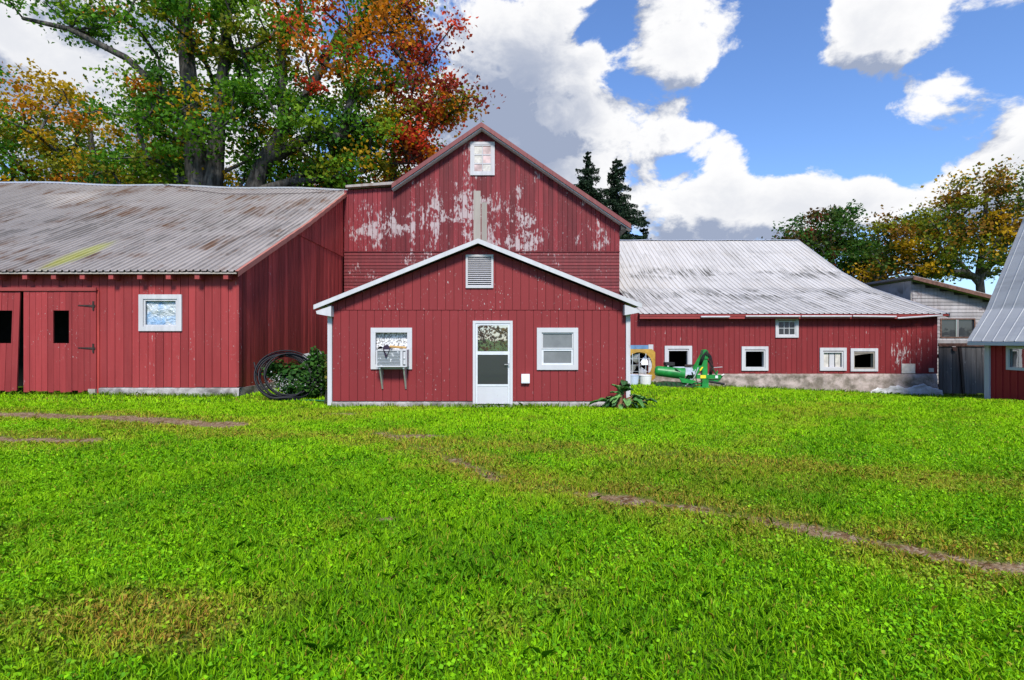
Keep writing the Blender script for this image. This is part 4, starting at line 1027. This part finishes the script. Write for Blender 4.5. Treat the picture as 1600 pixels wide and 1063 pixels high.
# clover and broad leaves low in the sward
x, y, g = scatter(150000, 2.1, 10.0, 1.4, 45)
patch = wob(x, y, 1.1, 2.2) + .6*wob(x, y, 3.1, 1.2)
keep = clear_of_walls(x, y) & (g.uniform(0, 1, len(x)) > wear_at(x, y)*1.4) & (patch + g.normal(size=len(x))*.4 > -.1)
x, y = x[keep], y[keep]
cc = np.stack([x, y, gh(x, y) + g.uniform(.012, .042, len(x))], -1)
cl_col = grass_cols(x, y, g)*np.array((.85, 1.0, 1.0))
o = leaf_mesh('clover', cc, 2.2, .021, cl_col, MAT['grass_blade'], None, 1.15, 46)
o['kind'] = 'stuff'; o['label'] = 'low clover leaves spread through the lawn'; o['category'] = 'clover'
# rank grass and weeds along the footings
g = np.random.default_rng(47); xs, ys = [], []
for (xa, xb, yy, n, sp) in ((WX0, WX1, WY-.38, 1500, .10), (MX0, MX1, MY-.12, 500, .05), (-11.4, SXR, SY-.16, 900, .06), (DR[0]-.5, DR[1]+1.2, MY-.2, 500, .08), (-19, -11.5, SY-.2, 700, .08), (ga, gb, FY-.1, 250, .08)):
    xs.append(g.uniform(xa, xb, n)); ys.append(yy + g.normal(size=n)*sp)
x, y = np.concatenate(xs), np.concatenate(ys)
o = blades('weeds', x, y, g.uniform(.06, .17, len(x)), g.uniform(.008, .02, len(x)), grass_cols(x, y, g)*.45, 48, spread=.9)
o['kind'] = 'stuff'; o['label'] = 'darker rank grass and weeds along the building footings'; o['category'] = 'weeds'

def bush(name, label, blobs, n, size, cols, seed, mat='leaf', cat='shrub', stems=True):
    g = np.random.default_rng(seed); b0 = blobs[0]; root = thing(name, label, cat, (b0[0], b0[1], ghs(b0[0], b0[1])))
    off = np.array(ROOTS[root.name]); cen = []
    w = np.array([b[3]*b[4]*b[5] for b in blobs])**.7; w /= w.sum()
    for bl, ww in zip(blobs, w):
        k = int(n*ww); d = g.normal(size=(k, 3)); d /= np.linalg.norm(d, axis=1)[:, None]
        cen.append(np.array(bl[:3]) + d*np.array(bl[3:6])*g.uniform(.45, 1.05, (k, 1)))
    cen = np.concatenate(cen); cen[:, 2] = np.maximum(cen[:, 2], gh(cen[:, 0], cen[:, 1])+.01)
    c = np.array([cols[i] for i in g.choice(len(cols), len(cen))])*g.uniform(.5, 1.4, (len(cen), 1))
    leaf_mesh('foliage', cen-off, .8, size, c, MAT[mat], root, seed=seed)
    mb = MB()
    for _ in range(14):
        bl = blobs[g.integers(len(blobs))]; p = Vector((bl[0]+g.uniform(-.1, .1), bl[1], ghs(bl[0], bl[1])-.03)); q = Vector((bl[0]+g.normal()*bl[3]*.6, bl[1]+g.normal()*bl[4]*.5, bl[2]+bl[5]*.8))
        mb.tube([p, (p+q)/2+Vector((.03, 0, .05)), q], [.012, .009, .004], 5)
    obj('stem', mb, MAT['bark'], root); return root
LD = 14.1
DG2 = [(.02, .07, .012), (.035, .11, .018), (.06, .15, .025)]
sb = bush('shrub', 'dark leafy shrub in the corner between shed and milk house', [(PX(455, LD), LD+.2, .55, .55, .4, .5), (PX(425, LD), LD+.2, .75, .35, .3, .28), (PX(490, LD), LD+.25, .65, .4, .35, .62), (PX(485, LD), LD+.3, 1.15, .14, .14, .25), (PX(470, LD), LD, .25, .5, .3, .25)], 2600, .11, DG2, 51)
g = np.random.default_rng(52); k = 420
cen = np.stack([PX(444, LD) + g.normal(size=k)*.24, LD-.10 + g.normal(size=k)*.10, .42 + g.normal(size=k)*.13], -1)
fo = leaf_mesh('blossom', cen-np.array(ROOTS[sb.name]), .5, .035, np.full((k, 3), .62)*g.uniform(.7, 1.1, (k, 1)), MAT['leaf'], sb, seed=53)
bush('creeper', 'yellowing creeper climbing the milk house corner board', [(MX0-.12, MY+.25, 1.0, .07, .08, .3), (MX0-.10, MY+.25, .6, .07, .08, .35)], 240, .07, [(.16, .13, .02), (.06, .10, .02)], 54, cat='creeper')
solo('concrete_slab', MB().box(PX(473, 15.4), PX(503, 15.4), 15.4, 15.55, -.1, PZ(555, 15.4)).prism([(PX(474, 15.4), PZ(555, 15.4)+.001), (PX(502, 15.4), PZ(555, 15.4)+.001), (PX(497, 15.4), PZ(550, 15.4))], 'y', 15.41, 15.54), MAT['block_grey'], 'upright grey concrete slab half hidden behind the shrub', 'slab')
# coil of black pipe leaning on the shed end wall
mb = MB(); r = random.Random(61); c0 = Vector((PX(447, 13.9), 13.95, .62))
pts = []
for k in range(9):
    ra, off, ph = .60+r.uniform(-.10, .20), Vector((r.uniform(-.10, .10), r.uniform(-.12, .12), r.uniform(-.05, .06))), r.uniform(-.2, .2)
    ring_ = []
    for q in range(40):
        a = 2*math.pi*q/40
        p = Vector((math.cos(a)*ra*1.05, 0, math.sin(a)*ra))
        p = Matrix.Rotation(R(28), 3, 'Z') @ (Matrix.Rotation(R(-24) + ph*.5, 3, 'X') @ p)
        p = c0 + off + p; p.z = max(p.z, .03 + .012*k); ring_.append(p)
    mb.tube(ring_, .019, 6, True)
mb.tube([(c0.x-.75, 13.7, 1.0), (c0.x-.72, 13.75, .75), (c0.x-.55, 13.75, .40), (c0.x-.25, 13.7, .12), (c0.x+.2, 13.65, .035), (c0.x+.8, 13.6, .03), (c0.x+1.2, 13.4, .035)], .019, 6)
solo('pipe_coil', mb, MAT['black_pipe'], 'loose coil of black plastic pipe leaning in the corner', 'pipe', smooth=True)
solo('garden_hose', MB().tube([(PX(470, 13.5), 13.5, .03), (PX(490, 13.45), 13.42, .05), (PX(500, 13.4), 13.45, .03), (PX(514, 13.4), 13.3, .04)], .014, 6), plain('hose_green', (.02, .14, .06), .45), 'end of a green garden hose lying beside the milk house corner', 'hose', smooth=True)

# big-leaved plant at the milk house corner
def big_leaves(name, label, spots, seed, cols):
    g = np.random.default_rng(seed); root = thing(name, label, 'plant', (spots[0][0], spots[0][1], 0))
    for (x, y, z, L, az, tilt) in spots:
        lf = MB(); rot = Matrix.Rotation(az, 3, 'Z') @ Matrix.Rotation(tilt, 3, 'Y'); ph = g.uniform(0, 6)
        def fn(u, v):
            t_ = u; w = .62*L*math.sin(math.pi*min(1, t_*.93+.05))**.7*(1-.25*t_); s = (v-.5)*2
            p = Vector((L*t_, s*w*.5, .10*L*abs(s)**1.4 - .45*L*t_*t_ + .025*math.sin(s*7+ph+t_*9)))
            return tuple(Vector((x, y, z)) + rot @ p)
        lf.grid(fn, 8, 8); o = obj('leaf', lf, cols[int(g.integers(len(cols)))], root, smooth=True, fix=False)
    mb = MB()
    for (x, y, z, L, az, tilt) in spots: mb.tube([(spots[0][0]+(x-spots[0][0])*.4, spots[0][1]+(y-spots[0][1])*.4, -.05), ((x+spots[0][0])/2, (y+spots[0][1])/2, z*.7), (x, y, z)], [.016, .012, .008], 5)
    obj('stalk', mb, plain('stalk', (.25, .13, .07), .5), root)
lm = [plain('burdock_a', (.06, .17, .035), .5, .3, 9), plain('burdock_b', (.12, .26, .07), .5, .3, 9), plain('burdock_c', (.03, .085, .025), .55, .3, 9)]
g = random.Random(71); cx = PX(978, 12.4); sp = []
for k in range(30):
    a = g.uniform(0, 2*math.pi); rr = g.uniform(.05, .48); sp.append((cx+math.cos(a)*rr*1.05, 12.42+math.sin(a)*rr*.32, g.uniform(.08, .34)*(1.1-rr), g.uniform(.20, .40), a+g.uniform(-.4, .4), g.uniform(-.5, .2)))
for k in range(6): sp.append((cx-.05+g.uniform(-.08, .08), 12.45, g.uniform(.25, .5), g.uniform(.22, .34), g.uniform(0, 6.28), g.uniform(-1.2, -.6)))
big_leaves('burdock_plant', 'clump of big floppy green leaves at the milk house corner', sp, 72, lm)
# fallen leaves near the ruts are part of the sward

# ================================================================ fan, buckets, mower
fan = thing('barn_fan', 'yellow framed round ventilation fan in the stable wing opening', 'fan', (4.95, WY-.1, .0))
fy = WY-.08; fxc, fzc = PX(999, fy), PZ(572, fy); fr_ = .50
hs = MB()
n = 28
def sq(a, s):
    c, d_ = math.cos(a), math.sin(a); k = s/max(abs(c), abs(d_)); return (c*k, d_*k)
vs = []
for k in range(n):
    a = 2*math.pi*k/n
    for (u, w), yy in ((sq(a, .62), fy), ((math.cos(a)*fr_, math.sin(a)*fr_), fy-.02), ((math.cos(a)*(fr_-.03), math.sin(a)*(fr_-.03)), fy+.25), (sq(a, .62), fy+.25)): vs.append((fxc+u, yy, fzc+w))
hs.add(vs, [(k*4+j, ((k+1) % n)*4+j, ((k+1) % n)*4+(j+1) % 4, k*4+(j+1) % 4) for k in range(n) for j in range(4)])
obj('housing', hs, MAT['yellow_paint'], fan)
for q in range(4):
    a = q*math.pi/2+.5
    obj('blade', MB().grid(lambda u, v: (fxc + math.cos(a+(v-.5)*.9)*(.08+.36*u), fy+.12+.10*(v-.5), fzc + math.sin(a+(v-.5)*.9)*(.08+.36*u)), 5, 4), MAT['zinc'], fan)
obj('motor', MB().lathe([(-.1, .02), (-.1, .10), (.1, .10), (.1, .02)], (fxc, fy+.14, fzc), 'y', 14), MAT['iron'], fan)
gd = MB()
for dx in (-.28, -.02, .24): gd.box(fxc+dx-.013, fxc+dx+.013, fy-.05, fy-.035, fzc-.45, fzc+.45)
for dz in (-.25, 0, .25): gd.box(fxc-.45, fxc+.45, fy-.034, fy-.028, fzc+dz-.006, fzc+dz+.006)
obj('guard', gd, MAT['zinc'], fan)
obj('blue_panel', MB().box(4.45, PX(1013, fy), fy+.0, fy+.03, PZ(551, fy), PZ(541, fy)), MAT['blue_sheet'], fan, label='blue sheet closing the opening above the fan')
obj('post', MB().box(PX(1013.5, fy), PX(1021, fy), WY-.06, WY-.01, .0, PZ(540, fy)), MAT['white_paint'], fan)
obj('lower_shade_panel', MB().box(4.45, PX(1013, fy), fy+.1, fy+.13, -.35, PZ(592, fy)), MAT['interior_shade'], fan)  # near-black sheet, interior shade painted in below the fan
def bucket(x, y, r, h, mat, label):
    z = ghs(x, y); b = thing('bucket', label, 'bucket', (x, y, z))
    obj('body', MB().lathe([(0, r*.82), (h, r), (h, r*.95), (.02, r*.78)], (x, y, z), 'z', 20), mat, b, smooth=False)
    obj('rim', MB().tube([(x+math.cos(k*math.pi/12)*r, y+math.sin(k*math.pi/12)*r, z+h) for k in range(24)], .012, 6, True), mat, b)
bucket(PX(1008, 19.4), 19.4, .24, .36, MAT['bucket_white'], 'white plastic bucket standing in front of the barn fan')
bucket(PX(989, 19.3), 19.3, .22, .36, MAT['bucket_blue'], 'pale blue bucket beside the milk house corner')

mw = thing('hay_mower', 'green farm mower with drum and upright hitch mast on the grass', 'mower', (6.4, 19.2, ghs(6.4, 19.2)))
MYY = 19.2; mz = ghs(6.5, MYY); gp_ = MAT['green_paint']
X_ = lambda x: PX(x, MYY)
Z_ = lambda y: PZ(y, MYY)
drum = MB().lathe([(0, .02), (.0, .10), (.03, .155), (.10, .185), (.9, .20), (1.05, .225), (1.07, .18), (1.07, .02)], (0, 0, 0), 'x', 24)
rot = Matrix.Rotation(R(-14), 3, 'Z') @ Matrix.Rotation(R(6), 3, 'Y')
drum.v = [tuple(Vector((X_(1024), MYY+.1, Z_(581))) + rot @ Vector(p)) for p in drum.v]
obj('drum', drum, gp_, mw, smooth=False)
obj('drum_end', MB().lathe([(0, .01), (0, .13), (.015, .13), (.015, .01)], (X_(1077), MYY-.28, Z_(588)), 'x', 16), MAT['dark_green_steel'], mw)
obj('shield', MB().grid(lambda u, v: (X_(1052) + u*(X_(1083)-X_(1052)), MYY-.32+.5*v, Z_(578)+.02 - .22*math.sin(u*2.2)*(1-v) + .05*v), 12, 6), MAT['tarp_grey'], mw, smooth=True, label='grey canvas shield')
obj('shield_frame', MB().tube([(X_(1066), MYY-.33, Z_(604)), (X_(1080), MYY-.33, Z_(590)), (X_(1086), MYY-.33, Z_(575))], .022, 6), MAT['zinc'], mw)
obj('swath_board', MB().prism([(X_(1056), Z_(590)), (X_(1084), Z_(596)), (X_(1076), Z_(600)), (X_(1060), Z_(598))], 'y', MYY-.36, MYY-.32), gp_, mw)
obj('cutter_bar', MB().prism([(X_(1022), mz+.02), (X_(1082), mz+.0), (X_(1082), mz+.16), (X_(1040), mz+.22), (X_(1024), mz+.15)], 'y', MYY-.30, MYY+.25), MAT['dark_green_steel'], mw)
for k in range(4): obj('cutting_disc', MB().lathe([(0, .03), (0, .16), (.03, .14), (.05, .03)], (X_(1028)+k*.33, MYY-.36, mz+.045), 'z', 14), MAT['iron'], mw)
obj('rubber_flap', MB().box(X_(1041), X_(1055), MYY+.05, MYY+.35, Z_(573), Z_(568)).box(X_(1040), X_(1044), MYY+.1, MYY+.2, Z_(582), Z_(573)), MAT['rubber'], mw)
obj('lift_bar', MB().box(X_(1072), X_(1088), MYY+.1, MYY+.16, Z_(575), Z_(571.5)), MAT['iron'], mw)
obj('mast', MB().prism([(X_(1096), mz-.01), (X_(1104), mz-.01), (X_(1104), Z_(560)), (X_(1101), Z_(553)), (X_(1097), Z_(553)), (X_(1096), Z_(560))], 'y', MYY-.09, MYY+.09), gp_, mw)
obj('mast_head', MB().prism([(X_(1094.5), Z_(562)), (X_(1105.5), Z_(562)), (X_(1104.5), Z_(550)), (X_(1101), Z_(547.5)), (X_(1097), Z_(549))], 'y', MYY-.13, MYY+.13), gp_, mw)
for sy in (-.11, .09):
    obj('side_plate', MB().prism([(X_(1066), Z_(602)), (X_(1074), Z_(605)), (X_(1098), Z_(574)), (X_(1099), Z_(558)), (X_(1095), Z_(556)), (X_(1084), Z_(576))], 'y', MYY+sy, MYY+sy+.025), gp_, mw)
obj('cross_beam', MB().box(X_(1086), X_(1124), MYY-.16, MYY-.095, Z_(593), Z_(587)), gp_, mw)
obj('warning_decal', MB().box(X_(1092), X_(1100.5), MYY-.165, MYY-.161, Z_(592.3), Z_(587.4)), MAT['yellow_decal'], mw)
obj('warning_decal', MB().prism([(X_(1091), Z_(580)), (X_(1093), Z_(581)), (X_(1097), Z_(575)), (X_(1095), Z_(574.5))], 'y', MYY-.125, MYY-.113), MAT['yellow_decal'], mw)
obj('reflector', MB().box(X_(1115), X_(1119), MYY-.165, MYY-.161, Z_(592), Z_(588)), MAT['meter_white'], mw)
obj('base_bar', MB().box(X_(1078), X_(1097), MYY-.1, MYY-.04, mz+.12, mz+.18).box(X_(1078), X_(1097), MYY-.1, MYY-.04, mz+.01, mz+.05), gp_, mw)
obj('parking_stand', MB().box(X_(1095), X_(1105), MYY-.14, MYY-.10, mz-.01, Z_(590)).box(X_(1092), X_(1108), MYY-.2, MYY+.12, mz-.01, mz+.02), gp_, mw)
obj('hitch_arm', MB().box(X_(1106), X_(1121), MYY-.1, MYY+.1, Z_(598), Z_(594)).tube([(X_(1121), MYY-.1, Z_(596)), (X_(1127), MYY-.1, Z_(588))], .035, 8).tube([(X_(1118), MYY, Z_(592)), (X_(1121), MYY, Z_(581))], .03, 8), gp_, mw)
obj('hitch_pin', MB().tube([(X_(1124), MYY-.2, Z_(588)), (X_(1128), MYY-.2, Z_(586))], .02, 8).tube([(X_(1106), MYY-.1, Z_(585)), (X_(1113), MYY-.1, Z_(576)), (X_(1127), MYY-.1, Z_(575))], .014, 6), MAT['zinc'], mw)
obj('hydraulic_ram', MB().tube([(X_(1067), MYY-.2, Z_(604)), (X_(1078), MYY-.2, Z_(592)), (X_(1084), MYY-.2, Z_(578))], [.028, .028, .014], 8), MAT['zinc'], mw)
obj('ram_end', MB().tube([(X_(1064), MYY-.2, Z_(606)), (X_(1069), MYY-.2, Z_(601))], .034, 8), MAT['red_hose_mark'], mw)
for k in range(5):
    q = k*.022
    obj('hose', MB().tube([(X_(1090)+q, MYY-.13, Z_(572)), (X_(1093)+q, MYY-.16-q, Z_(560)), (X_(1098)+q, MYY-.18, Z_(553)+q), (X_(1105)+q, MYY-.16, Z_(558)), (X_(1107)+q*1.5, MYY-.13, Z_(575)), (X_(1106)+q, MYY-.12, Z_(588))], .012, 5), MAT['rubber'], mw, smooth=True)

# tines and links that stick out round the mower
for k in range(7):
    a_ = X_(1030) + k*.17
    obj('tine', MB().tube([(a_, MYY-.30, mz+.20), (a_+.05, MYY-.40, mz+.12), (a_+.04, MYY-.44, mz+.03)], .010, 5), MAT['iron'], mw)
obj('top_link', MB().tube([(X_(1100), MYY, Z_(556)), (X_(1110), MYY-.05, Z_(572)), (X_(1117), MYY-.08, Z_(586))], [.03, .025, .03], 8), MAT['dark_green_steel'], mw)
obj('pto_shaft', MB().tube([(X_(1104), MYY-.05, Z_(597)), (X_(1128), MYY-.25, Z_(601))], .045, 10), MAT['rubber'], mw)
obj('brace_rod', MB().tube([(X_(1080), MYY-.2, Z_(600)), (X_(1096), MYY-.2, Z_(596))], .015, 6).tube([(X_(1083), MYY-.22, Z_(590)), (X_(1088), MYY-.22, Z_(604))], .015, 6), MAT['iron'], mw)

# lightning cable lying on the long shed roof
pf = lin([(14.38, 3.42), (19.27, 5.80), (24.5, 8.55)])
cp = [(-16.3, 24.45), (-15.3, 23.95), (-14.3, 23.57), (-12.65, 23.15), (-11.2, 23.08), (-9.7, 23.2), (-8.4, 23.7), (-7.7, 24.3)]
solo('roof_cable', MB().tube([(a, b, pf(b) + sag(a, b) + .10) for a, b in cp], .013, 5), MAT['iron'], 'thin dark cable sagging across the long shed roof below its ridge', 'cable')
